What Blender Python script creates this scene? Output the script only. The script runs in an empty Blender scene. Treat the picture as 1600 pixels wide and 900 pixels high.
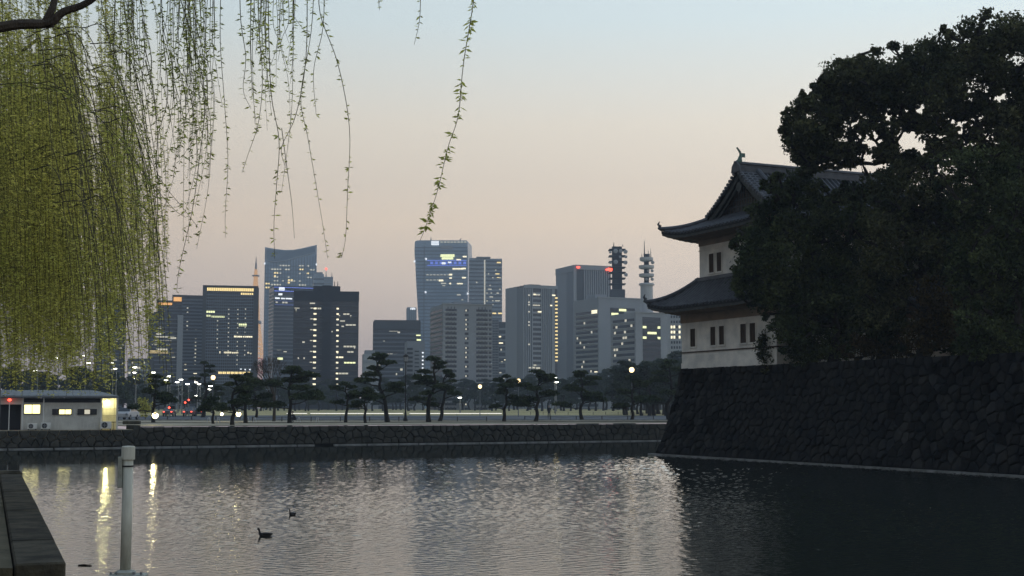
import bpy, bmesh, math, random
import numpy as np
from mathutils import Vector, Matrix
random.seed(7)
R = math.radians
sc = bpy.context.scene
col = sc.collection
# ------------------------------------------------------------------ camera
F = 2133.0; CZ = 3.2; PITCH = math.atan(187 / F)
cam = bpy.data.objects.new('camera', bpy.data.cameras.new('camera'))
col.objects.link(cam); sc.camera = cam
cam.location = (0, 0, CZ); cam.rotation_euler = (math.pi / 2 + PITCH, 0, 0)
cam.data.sensor_width = 36; cam.data.lens = F * 36 / 1600
cam.data.clip_start = 0.1; cam.data.clip_end = 20000

def at(px, py, Y):
    """world point seen at photo pixel (px,py) at forward distance Y"""
    u, v = (px - 800) / F, (450 - py) / F
    c, s = math.cos(PITCH), math.sin(PITCH)
    dy, dz = c - v * s, s + v * c
    return Vector((u / dy * Y, Y, CZ + dz / dy * Y))
def on(px, py, z):
    """world point at photo pixel (px,py) lying at height z"""
    u, v = (px - 800) / F, (450 - py) / F
    c, s = math.cos(PITCH), math.sin(PITCH)
    dy, dz = c - v * s, s + v * c
    t = (z - CZ) / dz
    return Vector((u * t, dy * t, z))
# ------------------------------------------------------------------ sky: dusk, sun just set to the right
SUN_AZ, SUN_EL = R(60), R(-3)
w = bpy.data.worlds.new('World'); sc.world = w; w.use_nodes = True
nt = w.node_tree; N = nt.nodes; L = nt.links
bg = N['Background']
sky = N.new('ShaderNodeTexSky'); sky.sky_type = 'NISHITA'; sky.sun_disc = False
sky.sun_elevation = SUN_EL; sky.sun_rotation = SUN_AZ
sky.air_density = 1; sky.dust_density = 1; sky.ozone_density = 1
sk = N.new('ShaderNodeVectorMath'); sk.operation = 'SCALE'; sk.inputs['Scale'].default_value = 4.6
L.new(sky.outputs[0], sk.inputs[0])
tc = N.new('ShaderNodeTexCoord')
sp = N.new('ShaderNodeSeparateXYZ'); L.new(tc.outputs['Generated'], sp.inputs[0])
ramp = N.new('ShaderNodeValToRGB'); L.new(sp.outputs['Z'], ramp.inputs[0])
STOPS = [(0.0, (.66, .60, .64)), (.045, (.75, .68, .665)), (.087, (1.06, .90, .79)), (.134, (1.34, 1.09, .84)), (.2045, (1.32, 1.19, .98)),
         (.276, (1.06, 1.21, 1.22)), (.42, (.86, 1.08, 1.26)), (.707, (.62, .84, 1.12)), (1.0, (.50, .68, .98))]
e = ramp.color_ramp.elements
e[0].position = 0; e[0].color = (*STOPS[0][1], 1); e[1].position = 1; e[1].color = (*STOPS[-1][1], 1)
for p, c in STOPS[1:-1]:
    k = e.new(p); k.color = (*c, 1)
dot = N.new('ShaderNodeVectorMath'); dot.operation = 'DOT_PRODUCT'
L.new(tc.outputs['Generated'], dot.inputs[0]); dot.inputs[1].default_value = (math.sin(SUN_AZ), math.cos(SUN_AZ), 0)
ma = N.new('ShaderNodeMath'); ma.operation = 'MULTIPLY_ADD'; L.new(dot.outputs['Value'], ma.inputs[0])
ma.inputs[1].default_value = .40; ma.inputs[2].default_value = .60
rs = N.new('ShaderNodeVectorMath'); rs.operation = 'SCALE'; L.new(ramp.outputs[0], rs.inputs[0]); L.new(ma.outputs[0], rs.inputs['Scale'])
mx = N.new('ShaderNodeMix'); mx.data_type = 'RGBA'; mx.inputs['Factor'].default_value = .12
L.new(rs.outputs[0], mx.inputs['A']); L.new(sk.outputs[0], mx.inputs['B'])
L.new(mx.outputs['Result'], bg.inputs[0]); bg.inputs[1].default_value = 1.0
sun = bpy.data.objects.new('sun', bpy.data.lights.new('sun', 'SUN')); col.objects.link(sun)
sun.data.energy = .06; sun.data.angle = R(25); sun.data.color = (1, .78, .6)
sun.rotation_euler = Vector((-math.sin(SUN_AZ), -math.cos(SUN_AZ), -.12)).to_track_quat('-Z', 'Y').to_euler()
sc.view_settings.view_transform = 'Standard'; sc.view_settings.look = 'None'
sc.view_settings.exposure = 0; sc.view_settings.gamma = 1
sc.cycles.volume_bounces = 0; sc.cycles.max_bounces = 6; sc.cycles.transparent_max_bounces = 6
sc.cycles.use_denoising = True
# ------------------------------------------------------------------ materials
def mat(name, c, rough=.8, c2=None, scale=3.0, bump=0.0, bscale=None, metal=0.0, spec=.2, detail=4, coord='Object', stretch=None, trans=0.0):
    m = bpy.data.materials.new(name); m.use_nodes = True
    n = m.node_tree.nodes; l = m.node_tree.links; b = n['Principled BSDF']
    b.inputs['Roughness'].default_value = rough; b.inputs['Metallic'].default_value = metal
    b.inputs['Specular IOR Level'].default_value = spec
    b.inputs['Base Color'].default_value = (*c, 1)
    t = n.new('ShaderNodeTexCoord'); src = t.outputs[coord]
    if stretch:
        mp = n.new('ShaderNodeMapping'); mp.inputs['Scale'].default_value = stretch; l.new(src, mp.inputs[0]); src = mp.outputs[0]
    if c2:
        ns = n.new('ShaderNodeTexNoise'); ns.inputs['Scale'].default_value = scale; ns.inputs['Detail'].default_value = detail
        l.new(src, ns.inputs[0])
        r = n.new('ShaderNodeValToRGB'); r.color_ramp.elements[0].position = .35; r.color_ramp.elements[1].position = .65
        r.color_ramp.elements[0].color = (*c, 1); r.color_ramp.elements[1].color = (*c2, 1)
        l.new(ns.outputs[0], r.inputs[0]); l.new(r.outputs[0], b.inputs['Base Color'])
    if bump:
        nb = n.new('ShaderNodeTexNoise'); nb.inputs['Scale'].default_value = bscale or scale * 4; nb.inputs['Detail'].default_value = 5
        l.new(src, nb.inputs[0])
        bp = n.new('ShaderNodeBump'); bp.inputs['Strength'].default_value = bump; bp.inputs['Distance'].default_value = .05
        l.new(nb.outputs[0], bp.inputs['Height']); l.new(bp.outputs[0], b.inputs['Normal'])
    if trans:
        tr = n.new('ShaderNodeBsdfTranslucent'); tr.inputs[0].default_value = (*(c2 or c), 1)
        if c2: l.new(r.outputs[0], tr.inputs[0])
        ms = n.new('ShaderNodeMixShader'); ms.inputs[0].default_value = trans
        l.new(b.outputs[0], ms.inputs[1]); l.new(tr.outputs[0], ms.inputs[2]); l.new(ms.outputs[0], n['Material Output'].inputs[0])
    return m
def emit(name, c, s, sample=False):
    m = bpy.data.materials.new(name); m.use_nodes = True
    b = m.node_tree.nodes['Principled BSDF']
    b.inputs['Base Color'].default_value = (.3, .3, .3, 1); b.inputs['Emission Color'].default_value = (*c, 1); b.inputs['Emission Strength'].default_value = s
    m.cycles.emission_sampling = 'AUTO' if sample else 'NONE'
    return m
def stone_mat(name, c, c2, rough=.92):
    """stone whose tone also varies from block to block"""
    m = mat(name, c, rough, c2, 1.2, .9, 7, coord='Object', spec=.08)
    n = m.node_tree.nodes; l = m.node_tree.links; b = n['Principled BSDF']
    oi = n.new('ShaderNodeNewGeometry')
    mr = n.new('ShaderNodeMapRange'); mr.inputs['To Min'].default_value = .35; mr.inputs['To Max'].default_value = 1.9
    l.new(oi.outputs['Random Per Island'], mr.inputs[0])
    v = n.new('ShaderNodeVectorMath'); v.operation = 'SCALE'
    src = b.inputs['Base Color'].links[0].from_socket
    l.new(src, v.inputs[0]); l.new(mr.outputs[0], v.inputs['Scale']); l.new(v.outputs[0], b.inputs['Base Color'])
    return m
def leaf_mat(name, c, c2, scale=.55, trans=.3, rough=.6):
    """leaves: clump-scale tone noise plus leaf to leaf variation"""
    m = mat(name, c, rough, c2, scale, trans=trans, spec=.08)
    n = m.node_tree.nodes; l = m.node_tree.links
    g = n.new('ShaderNodeNewGeometry')
    mr = n.new('ShaderNodeMapRange'); mr.inputs['To Min'].default_value = .45; mr.inputs['To Max'].default_value = 1.7
    l.new(g.outputs['Random Per Island'], mr.inputs[0])
    rr = [k for k in n if k.type == 'VALTORGB'][0]
    v = n.new('ShaderNodeVectorMath'); v.operation = 'SCALE'; l.new(rr.outputs[0], v.inputs[0]); l.new(mr.outputs[0], v.inputs['Scale'])
    l.new(v.outputs[0], n['Principled BSDF'].inputs['Base Color'])
    for k in n:
        if k.type == 'BSDF_TRANSLUCENT': l.new(v.outputs[0], k.inputs[0])
    return m
M = dict(
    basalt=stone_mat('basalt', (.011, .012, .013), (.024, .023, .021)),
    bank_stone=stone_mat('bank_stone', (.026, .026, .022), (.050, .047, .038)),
    joint=mat('joint', (.012, .012, .012), .95, (.02, .02, .018), 4),
    ledge=mat('ledge', (.26, .26, .25), .8, (.14, .14, .13), 1.5, .3),
    concrete=mat('concrete', (.11, .098, .07), .9, (.035, .032, .024), 3.2, .5, 20),
    concrete_dark=mat('concrete_dark', (.075, .066, .046), .95, (.022, .021, .016), 2.8, .5, 20),
    soil=mat('soil', (.13, .11, .07), .95, (.06, .055, .035), 1.3, .7, 14),
    plaster=mat('plaster', (.86, .81, .72), .85, (.60, .58, .53), .9, .15, 8),
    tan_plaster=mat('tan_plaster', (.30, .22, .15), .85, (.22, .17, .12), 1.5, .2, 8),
    dark_wood=mat('dark_wood', (.05, .035, .025), .7, (.09, .06, .04), 6, .3, stretch=(1, 1, .2)),
    tile=mat('tile', (.065, .070, .080), .6, (.11, .115, .125), 2.5, .3, 14, spec=.35),
    tile_pan=mat('tile_pan', (.012, .013, .016), .8, (.02, .022, .025), 2.5, .3, 14, spec=.25),
    copper=mat('copper', (.10, .17, .14), .6, (.16, .24, .2), 5, .3),
    gable_board=mat('gable_board', (.045, .05, .048), .6, (.075, .08, .075), 3, .2),
    bark=mat('bark', (.05, .042, .035), .9, (.09, .075, .06), 6, .8, 25, stretch=(1, 1, .3)),
    bark_dark=mat('bark_dark', (.02, .018, .015), .9, (.035, .03, .025), 4, .8, 18, stretch=(1, 1, .3)),
    camphor=leaf_mat('camphor_leaves', (.026, .036, .016), (.11, .115, .05)),
    evergreen=leaf_mat('evergreen_leaves', (.026, .042, .018), (.095, .115, .045)),
    russet=leaf_mat('russet_leaves', (.06, .042, .018), (.075, .062, .025)),
    pine=leaf_mat('pine_needles', (.03, .045, .022), (.06, .075, .032), .6),
    pine_far=leaf_mat('far_pine_needles', (.035, .05, .03), (.06, .075, .045), .3),
    willow=leaf_mat('willow_leaves', (.44, .44, .11), (.70, .65, .19), .5, .45),
    willow_near=leaf_mat('near_willow_leaves', (.22, .26, .07), (.50, .52, .12), .9, .35),
    twig=mat('twig', (.09, .08, .04), .8, (.05, .045, .03), 6),
    grass=mat('dry_grass', (.55, .45, .21), .95, (.36, .31, .14), .25, .6, 3),
    gravel=mat('gravel', (.45, .39, .28), .95, (.35, .30, .21), .4, .5, 6),
    asphalt=mat('asphalt', (.11, .12, .13), .85, (.08, .088, .095), .5, .3, 8),
    white_paint=mat('white_paint', (.72, .72, .68), .6, (.6, .6, .57), 3),
    pvc=mat('pvc', (.62, .62, .54), .5, (.40, .40, .33), 6, .12, 30, stretch=(1.6, 1.6, .35)),
    pvc_dirty=mat('pvc_dirty', (.40, .41, .36), .6, (.22, .23, .19), 9, .3, 30),
    black_metal=mat('black_metal', (.02, .02, .022), .5, (.035, .035, .035), 8),
    grey_metal=mat('grey_metal', (.22, .23, .24), .5, (.16, .17, .18), 5),
    siding=mat('siding', (.62, .61, .56), .7, (.50, .49, .45), 1.4),
    sheet_roof=mat('sheet_roof', (.16, .18, .19), .5, (.11, .125, .13), 1.2),
    duck=mat('duck', (.018, .018, .02), .6, (.035, .033, .033), 25),
    beak=mat('beak', (.7, .68, .6), .5), 
    cloth_dark=mat('cloth_dark', (.03, .032, .04), .9, (.05, .05, .055), 12), skin=mat('skin', (.42, .27, .2), .6, (.36, .23, .17), 10),
    car_dark=mat('car_dark', (.03, .035, .045), .3, (.04, .045, .05), 3, spec=.6), car_white=mat('car_white', (.5, .5, .5), .3, (.45, .45, .45), 3, spec=.6),
    glassy=mat('window_glass', (.015, .02, .025), .08, (.02, .025, .03), 2, spec=.7), rubber=mat('rubber', (.015, .015, .015), .9, (.02, .02, .02), 6),
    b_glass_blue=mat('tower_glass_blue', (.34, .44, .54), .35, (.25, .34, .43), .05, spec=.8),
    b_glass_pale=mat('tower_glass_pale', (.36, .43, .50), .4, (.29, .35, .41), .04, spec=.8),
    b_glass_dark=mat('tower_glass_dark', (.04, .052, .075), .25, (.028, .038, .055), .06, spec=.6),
    b_grey=mat('tower_grey', (.34, .365, .40), .8, (.29, .31, .34), .06),
    b_grey_dark=mat('tower_grey_dark', (.09, .095, .105), .8, (.07, .075, .085), .06),
    b_black=mat('tower_black', (.03, .034, .044), .6, (.022, .025, .033), .06),
    b_light=mat('tower_light', (.42, .44, .46), .8, (.35, .37, .39), .06),
    b_white=mat('tower_white', (.52, .53, .54), .8, (.45, .46, .47), .06),
    line_blue=mat('mullion_blue', (.22, .28, .34), .5, (.18, .23, .29), .1),
    line_grey=mat('mullion_grey', (.16, .18, .21), .6, (.13, .15, .18), .1),
    lit=emit('lit_office', (1, .88, .58), 1.5), lit_warm=emit('lit_warm', (1, .74, .28), 1.35), lit_dim=emit('lit_dim', (.9, .84, .64), .62),
    lit_white=emit('lit_white', (.9, .95, 1), 1.3), lit_orange=emit('lit_orange', (1, .48, .12), 1.0), lit_blue=emit('lit_blue', (.12, .22, 1), .7),
    lit_green=emit('lit_green', (.95, 1, .5), 1.3), lit_red=emit('lit_red', (1, .08, .04), 3.5), lit_room=emit('lit_room', (1, .88, .36), 2.4, True),
    lamp_warm=emit('lamp_warm', (1, .72, .34), 3.2, True), lamp_white=emit('lamp_white', (1, .97, .82), 14), head=emit('headlight', (1, .93, .62), 60, True),
    flood=emit('floodlight', (1, .86, .42), 8, True), strip=emit('trail_light', (1, .96, .84), 1.3), tower_orange=emit('tower_orange', (1, .5, .14), .6), tower_red=emit('tower_red', (.9, .2, .12), .3),
)
# ------------------------------------------------------------------ helpers
def link(o, parent=None):
    col.objects.link(o)
    if parent: o.parent = parent
    return o
def tag(o, label=None, cat=None, group=None, kind=None):
    if label: o['label'] = label
    if cat: o['category'] = cat
    if group: o['group'] = group
    if kind: o['kind'] = kind
    return o
def thing(name, label, cat, loc=(0, 0, 0), rz=0, group=None):
    o = bpy.data.objects.new(name, None); o.location = loc; o.rotation_euler = (0, 0, rz); o.empty_display_size = .3
    col.objects.link(o); return tag(o, label, cat, group)
def np_mesh(name, V, Fs, k, m, parent=None, smooth=False):
    """V (n,3) array, Fs (f,k) index array"""
    me = bpy.data.meshes.new(name); V = np.asarray(V, np.float32); Fs = np.asarray(Fs, np.int32)
    me.vertices.add(len(V)); me.vertices.foreach_set('co', V.ravel())
    me.loops.add(Fs.size); me.loops.foreach_set('vertex_index', Fs.ravel())
    me.polygons.add(len(Fs)); me.polygons.foreach_set('loop_start', np.arange(0, Fs.size, k, dtype=np.int32))
    me.update(calc_edges=True); me.validate(); me.materials.append(m)
    if smooth: me.polygons.foreach_set('use_smooth', [True] * len(Fs))
    return link(bpy.data.objects.new(name, me), parent)
class MB:
    def __init__(s): s.v = []; s.f = []
    def add(s, v, f):
        n = len(s.v); s.v += [tuple(p) for p in v]; s.f += [tuple(i + n for i in q) for q in f]; return s
    def box(s, x0, x1, y0, y1, z0, z1):
        return s.add([(x0, y0, z0), (x1, y0, z0), (x1, y1, z0), (x0, y1, z0), (x0, y0, z1), (x1, y0, z1), (x1, y1, z1), (x0, y1, z1)],
                     [(0, 3, 2, 1), (4, 5, 6, 7), (0, 1, 5, 4), (1, 2, 6, 5), (2, 3, 7, 6), (3, 0, 4, 7)])
    def tube(s, pts, rad, n=6, cap=True, squash=None):
        pts = [Vector(p) for p in pts]; rings = []
        if not hasattr(rad, '__len__'): rad = [rad] * len(pts)
        up = Vector((0, 0, 1)); vv = []
        a = None
        for i, p in enumerate(pts):
            d = (pts[min(i + 1, len(pts) - 1)] - pts[max(i - 1, 0)]).normalized()
            if a is None: a = d.cross(up if abs(d.z) < .9 else Vector((1, 0, 0))).normalized()
            a = (a - d * a.dot(d)).normalized(); b = d.cross(a)
            sa, sb = squash[i] if squash else (1, 1)
            vv += [p + a * (math.cos(t) * rad[i] * sa) + b * (math.sin(t) * rad[i] * sb) for t in (2 * math.pi * k / n for k in range(n))]
        f = [(i * n + k, i * n + (k + 1) % n, (i + 1) * n + (k + 1) % n, (i + 1) * n + k) for i in range(len(pts) - 1) for k in range(n)]
        if cap: f += [tuple(range(n - 1, -1, -1)), tuple(range((len(pts) - 1) * n, len(pts) * n))]
        return s.add(vv, f)
    def lathe(s, prof, n=12, c=(0, 0)):
        vv = [(c[0] + r * math.cos(2 * math.pi * k / n), c[1] + r * math.sin(2 * math.pi * k / n), z) for r, z in prof for k in range(n)]
        f = [(i * n + k, i * n + (k + 1) % n, (i + 1) * n + (k + 1) % n, (i + 1) * n + k) for i in range(len(prof) - 1) for k in range(n)]
        f += [tuple(range(n - 1, -1, -1)), tuple(range((len(prof) - 1) * n, len(prof) * n))]
        return s.add(vv, f)
    def prism(s, poly, y0, y1):
        """polygon in x,z extruded along y"""
        n = len(poly); vv = [(x, y0, z) for x, z in poly] + [(x, y1, z) for x, z in poly]
        return s.add(vv, [tuple(range(n)), tuple(range(2 * n - 1, n - 1, -1))] + [(i, i + n, (i + 1) % n + n, (i + 1) % n) for i in range(n)])
    def slab(s, poly, z0, z1):
        n = len(poly); vv = [(x, y, z0) for x, y in poly] + [(x, y, z1) for x, y in poly]
        return s.add(vv, [tuple(range(n - 1, -1, -1)), tuple(range(n, 2 * n))] + [(i, (i + 1) % n, (i + 1) % n + n, i + n) for i in range(n)])
    def build(s, name, m, parent=None, smooth=False, bevel=0, kind=None):
        me = bpy.data.meshes.new(name); me.from_pydata(s.v, [], s.f)
        bm = bmesh.new(); bm.from_mesh(me); bmesh.ops.recalc_face_normals(bm, faces=bm.faces)
        if bevel: bmesh.ops.bevel(bm, geom=list(bm.edges), offset=bevel, segments=1, affect='EDGES', profile=.5)
        bm.to_mesh(me); bm.free(); me.materials.append(m if not isinstance(m, str) else M[m])
        if smooth: me.polygons.foreach_set('use_smooth', [True] * len(me.polygons))
        o = link(bpy.data.objects.new(name, me), parent)
        if kind: o['kind'] = kind
        return o
_cube = {}
def cube(name, m, parent, x0, x1, y0, y1, z0, z1):
    """box part sharing one unit mesh per material"""
    if m not in _cube:
        o = MB().box(-.5, .5, -.5, .5, -.5, .5); me = bpy.data.meshes.new('unit_box_' + m); me.from_pydata(o.v, [], o.f); me.materials.append(M[m]); _cube[m] = me
    o = bpy.data.objects.new(name, _cube[m]); o.location = ((x0 + x1) / 2, (y0 + y1) / 2, (z0 + z1) / 2); o.scale = (max(x1 - x0, .001), max(y1 - y0, .001), max(z1 - z0, .001))
    return link(o, parent)
def copy_tree(o, parent=None):
    c = o.copy(); col.objects.link(c)
    if parent: c.parent = parent
    for ch in o.children: copy_tree(ch, c)
    return c
def smoothpath(pts, n=8, jit=0, rnd=random):
    """Catmull-Rom through points"""
    P = [Vector(p) for p in pts]; P = [P[0] * 2 - P[1]] + P + [P[-1] * 2 - P[-2]]; out = []
    for i in range(1, len(P) - 2):
        for k in range(n):
            t = k / n
            out.append(.5 * ((2 * P[i]) + (P[i + 1] - P[i - 1]) * t + (2 * P[i - 1] - 5 * P[i] + 4 * P[i + 1] - P[i + 2]) * t * t + (3 * P[i] - P[i - 1] - 3 * P[i + 1] + P[i + 2]) * t ** 3))
    out.append(P[-2])
    return out

# ------------------------------------------------------------------ ground, water
FA = on(-60, 703.5, 0); FB = on(1075, 688.3, 0)          # foot line of the far bank wall
fd = (FB - FA).normalized(); fn = Vector((-fd.y, fd.x, 0))
FJ = FA + fd * ((on(205, 699.5, 0) - FA).length)
GZ = 1.72
TA = on(1026, 711, 0); TB = on(1600, 746, 0); td = (TB - TA).normalized(); TE = TA + td * 46; tm = Vector((.905, .425, 0))
def sheet(name, poly, z, m, cat=None):
    o = MB(); o.add([(x, y, z) for x, y in poly], [tuple(range(len(poly)))]); o = o.build(name, m); o['kind'] = 'structure'; return o
fa = FA - fd * 60 + fn * .6; fb = FB + fd * 60 + fn * .6
fj0 = FJ + fn * .6; fj1 = FJ + fn * 13; fj2 = FA - fd * 60 + fn * 13
sheet('ground', [(fj2.x, fj2.y), (fj1.x, fj1.y), (fj0.x, fj0.y), (fb.x, fb.y), (3000, 300), (5000, 7000), (-5000, 7000), (-3000, 300)], GZ - .04, 'soil')
sheet('bank_path', [(fj0.x, fj0.y + .3), (fb.x, fb.y + .3), (180, 158), (-180, 158), (fj1.x - 40, fj1.y + 9), (fj1.x, fj1.y + .3)], GZ, 'gravel')
sheet('avenue', [(-400, 158), (400, 158), (400, 262), (-400, 262)], GZ, 'asphalt')
o = MB()
for i in range(20):
    x = -400 + i * 40
    for j, (y0, z0, y1, z1) in enumerate([(262.2, GZ + .01, 292, GZ + .03), (292, GZ + .03, 400, GZ + .55), (400, GZ + .55, 900, GZ + .9)]):
        o.add([(x, y0, z0), (x + 40, y0, z0), (x + 40, y1, z1), (x, y1, z1)], [(0, 1, 2, 3)])
o.build('lawn', 'grass')['kind'] = 'structure'
o = MB().box(-400, 400, 157.6, 158, GZ - .1, GZ + .12); o.build('kerb', 'ledge')['kind'] = 'structure'
for i in range(24):
    pass
# water
wm = bpy.data.materials.new('water'); wm.use_nodes = True
n = wm.node_tree.nodes; l = wm.node_tree.links; b = n['Principled BSDF']
b.inputs['Base Color'].default_value = (.012, .016, .013, 1); b.inputs['Roughness'].default_value = .04; b.inputs['IOR'].default_value = 1.33; b.inputs['Specular IOR Level'].default_value = .5
t = n.new('ShaderNodeTexCoord')
mp = n.new('ShaderNodeMapping'); mp.inputs['Scale'].default_value = (.55, 1, 1); mp.inputs['Rotation'].default_value = (0, 0, R(8)); l.new(t.outputs['Object'], mp.inputs[0])
w1 = n.new('ShaderNodeTexNoise'); w1.inputs['Scale'].default_value = 7; w1.inputs['Detail'].default_value = 3; w1.inputs['Roughness'].default_value = .55; l.new(mp.outputs[0], w1.inputs[0])
w2 = n.new('ShaderNodeTexNoise'); w2.inputs['Scale'].default_value = .07; w2.inputs['Detail'].default_value = 3; l.new(t.outputs['Object'], w2.inputs[0])
sx = n.new('ShaderNodeSeparateXYZ'); l.new(t.outputs['Object'], sx.inputs[0])
# sheltered water lies calmer close under the far bank and in the left corner
m1 = n.new('ShaderNodeMapRange'); m1.inputs['From Min'].default_value = 84; m1.inputs['From Max'].default_value = 72; m1.inputs['To Min'].default_value = .10; m1.inputs['To Max'].default_value = 1
w3 = n.new('ShaderNodeMath'); w3.operation = 'MULTIPLY_ADD'; l.new(w2.outputs[0], w3.inputs[0]); w3.inputs[1].default_value = 26; l.new(sx.outputs['Y'], w3.inputs[2])
w4 = n.new('ShaderNodeMath'); w4.operation = 'MULTIPLY_ADD'; l.new(sx.outputs['X'], w4.inputs[0]); w4.inputs[1].default_value = -.28; l.new(w3.outputs[0], w4.inputs[2])
w5 = n.new('ShaderNodeMath'); w5.operation = 'SUBTRACT'; l.new(w4.outputs[0], w5.inputs[0]); w5.inputs[1].default_value = 13
l.new(w5.outputs[0], m1.inputs[0])
st = n.new('ShaderNodeMath'); st.operation = 'MULTIPLY'; l.new(m1.outputs[0], st.inputs[0]); st.inputs[1].default_value = .006
bp = n.new('ShaderNodeBump'); bp.inputs['Strength'].default_value = 1; l.new(st.outputs[0], bp.inputs['Distance']); l.new(w1.outputs[0], bp.inputs['Height']); l.new(bp.outputs[0], b.inputs['Normal'])
# wave facets seen at a low angle: reflectance follows the mean surface, direction follows the ripples
b.inputs['Specular IOR Level'].default_value = 0; b.inputs['Base Color'].default_value = (.022, .027, .022, 1)
gl_ = n.new('ShaderNodeBsdfGlossy'); gl_.inputs['Roughness'].default_value = .04; gl_.inputs['Color'].default_value = (.97, .99, 1, 1); l.new(bp.outputs[0], gl_.inputs['Normal'])
fz = n.new('ShaderNodeFresnel'); fz.inputs['IOR'].default_value = 1.42
wx = n.new('ShaderNodeMixShader'); l.new(fz.outputs[0], wx.inputs[0]); l.new(b.outputs[0], wx.inputs[1]); l.new(gl_.outputs[0], wx.inputs[2]); l.new(wx.outputs[0], n['Material Output'].inputs['Surface'])
M['water'] = wm
WATER_BUMP = st
c0 = TA + tm * 6; c1 = TE + tm * 6
sheet('water', [(-90, -8), (60, -8), (60, 60), (45, 150), (-90, 150)], -.14, 'water')
def ripples():
    rs_ = np.random.default_rng(2); nr, nc = 1150, 740
    Y_ = 12.8 * (146 / 12.8) ** (np.arange(nr) / (nr - 1)); k_ = np.linspace(-.50, .60, nc)
    YY, KK = np.meshgrid(Y_, k_, indexing='ij'); XX = KK * (YY + 4)
    Zw = np.zeros_like(XX); lam = np.exp(rs_.uniform(math.log(.11), math.log(.42), 110)); th = rs_.normal(math.pi / 2 + .1, .8, 110); ph = rs_.uniform(0, 6.28, 110)
    calm = np.clip((98 + .85 * np.minimum(XX, 0) - YY + 3.5 * np.sin(XX * .17 + 1) + 2 * np.sin(XX * .53)) / 9, .24, 1)      # sheltered water under the far bank
    cat_ = .75 + .35 * np.sin(XX * .09 + YY * .05) * np.sin(YY * .13 - XX * .04 + 2)                            # cat's paws
    for l_, t_, p_ in zip(lam, th, ph):
        kk = 2 * math.pi / l_; Zw += AMP * l_ ** 1.0 / 6.28 * np.sin(kk * (XX * math.cos(t_) + YY * math.sin(t_)) + p_)
    Zw *= np.clip(YY / 62, .5, 1) * calm * cat_ * (1 + 1.5 * np.clip((XX - 4) / 8, 0, 1))
    V_ = np.stack([XX, YY, Zw], -1).reshape(-1, 3); i_ = np.arange(nr * nc).reshape(nr, nc)
    F_ = np.stack([i_[:-1, :-1], i_[:-1, 1:], i_[1:, 1:], i_[1:, :-1]], -1).reshape(-1, 4)
    o_ = np_mesh('water', V_, F_, 4, M['water'], None, True); o_['kind'] = 'structure'
AMP = .021
ripples()
sheet('moat_bed', [(-80, -20), (120, -20), (120, 260), (-80, 260)], -1.0, 'concrete_dark')

# ------------------------------------------------------------------ stone walls
def clip(poly, mx_, my_, nx, ny):
    out = []
    for i in range(len(poly)):
        a, b2 = poly[i], poly[(i + 1) % len(poly)]
        da = (a[0] - mx_) * nx + (a[1] - my_) * ny; db = (b2[0] - mx_) * nx + (b2[1] - my_) * ny
        if da <= 0: out.append(a)
        if da * db < 0:
            t_ = da / (da - db); out.append((a[0] + (b2[0] - a[0]) * t_, a[1] + (b2[1] - a[1]) * t_))
    return out
def stone_face(parent, surf, U, V, su, sv, m, seed, limit=300, order=None, gap=.035, bulge=.10, u_from=0.0):
    rnd = random.Random(seed); nu = max(2, round(U / su)); nv = max(2, round(V / sv)); su = U / nu; sv = V / nv
    sites = {}
    for j in range(nv):
        for i in range(nu):
            sites[i, j] = ((i + .5 + (.25 if j % 2 else -.25) + rnd.uniform(-.36, .36)) * su, (j + .5 + rnd.uniform(-.36, .36)) * sv)
    cells = []
    for (i, j), (x, y) in sites.items():
        poly = [(0, 0), (U, 0), (U, V), (0, V)]
        for di in (-2, -1, 0, 1, 2):
            for dj in (-2, -1, 0, 1, 2):
                q = sites.get((i + di, j + dj))
                if q and (di or dj): poly = clip(poly, (x + q[0]) / 2, (y + q[1]) / 2, q[0] - x, q[1] - y)
                if len(poly) < 3: break
        if len(poly) < 3: continue
        cx = sum(p[0] for p in poly) / len(poly); cy = sum(p[1] for p in poly) / len(poly)
        cells.append((cx, cy, poly))
    if order: cells.sort(key=order)
    rest = MB(); nobj = 0
    for k, (cx, cy, poly) in enumerate(cells):
        h = rnd.uniform(.35, 1.3) * bulge; n_ = len(poly); vv = []
        tx, ty = rnd.uniform(-.25, .25), rnd.uniform(-.25, .25)
        rr = max(math.hypot(p[0] - cx, p[1] - cy) for p in poly)
        for sc_, hh in ((1, -.22), (1, .1 * h), (.86, .8 * h), (.5, h)):
            for (x, y) in poly:
                dx, dy = x - cx, y - cy; r_ = math.hypot(dx, dy) + 1e-6; kk = max(.3, 1 - gap / r_) * sc_
                jx = rnd.uniform(-.02, .02) if hh > 0 else 0
                vv.append(surf(cx + dx * kk + jx, cy + dy * kk + jx, hh + (tx * dx + ty * dy) * .25 * (sc_ < 1)))
        vv.append(surf(cx, cy, h * 1.02))
        f = [(r * n_ + q, r * n_ + (q + 1) % n_, (r + 1) * n_ + (q + 1) % n_, (r + 1) * n_ + q) for r in range(3) for q in range(n_)]
        f += [(3 * n_ + q, 3 * n_ + (q + 1) % n_, 4 * n_) for q in range(n_)]
        if nobj < limit:
            MB().add(vv, f).build('stone', m, parent); nobj += 1
        else: rest.add(vv, f)
    if rest.v: rest.build('stonework', m, parent, kind='stuff')
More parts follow.
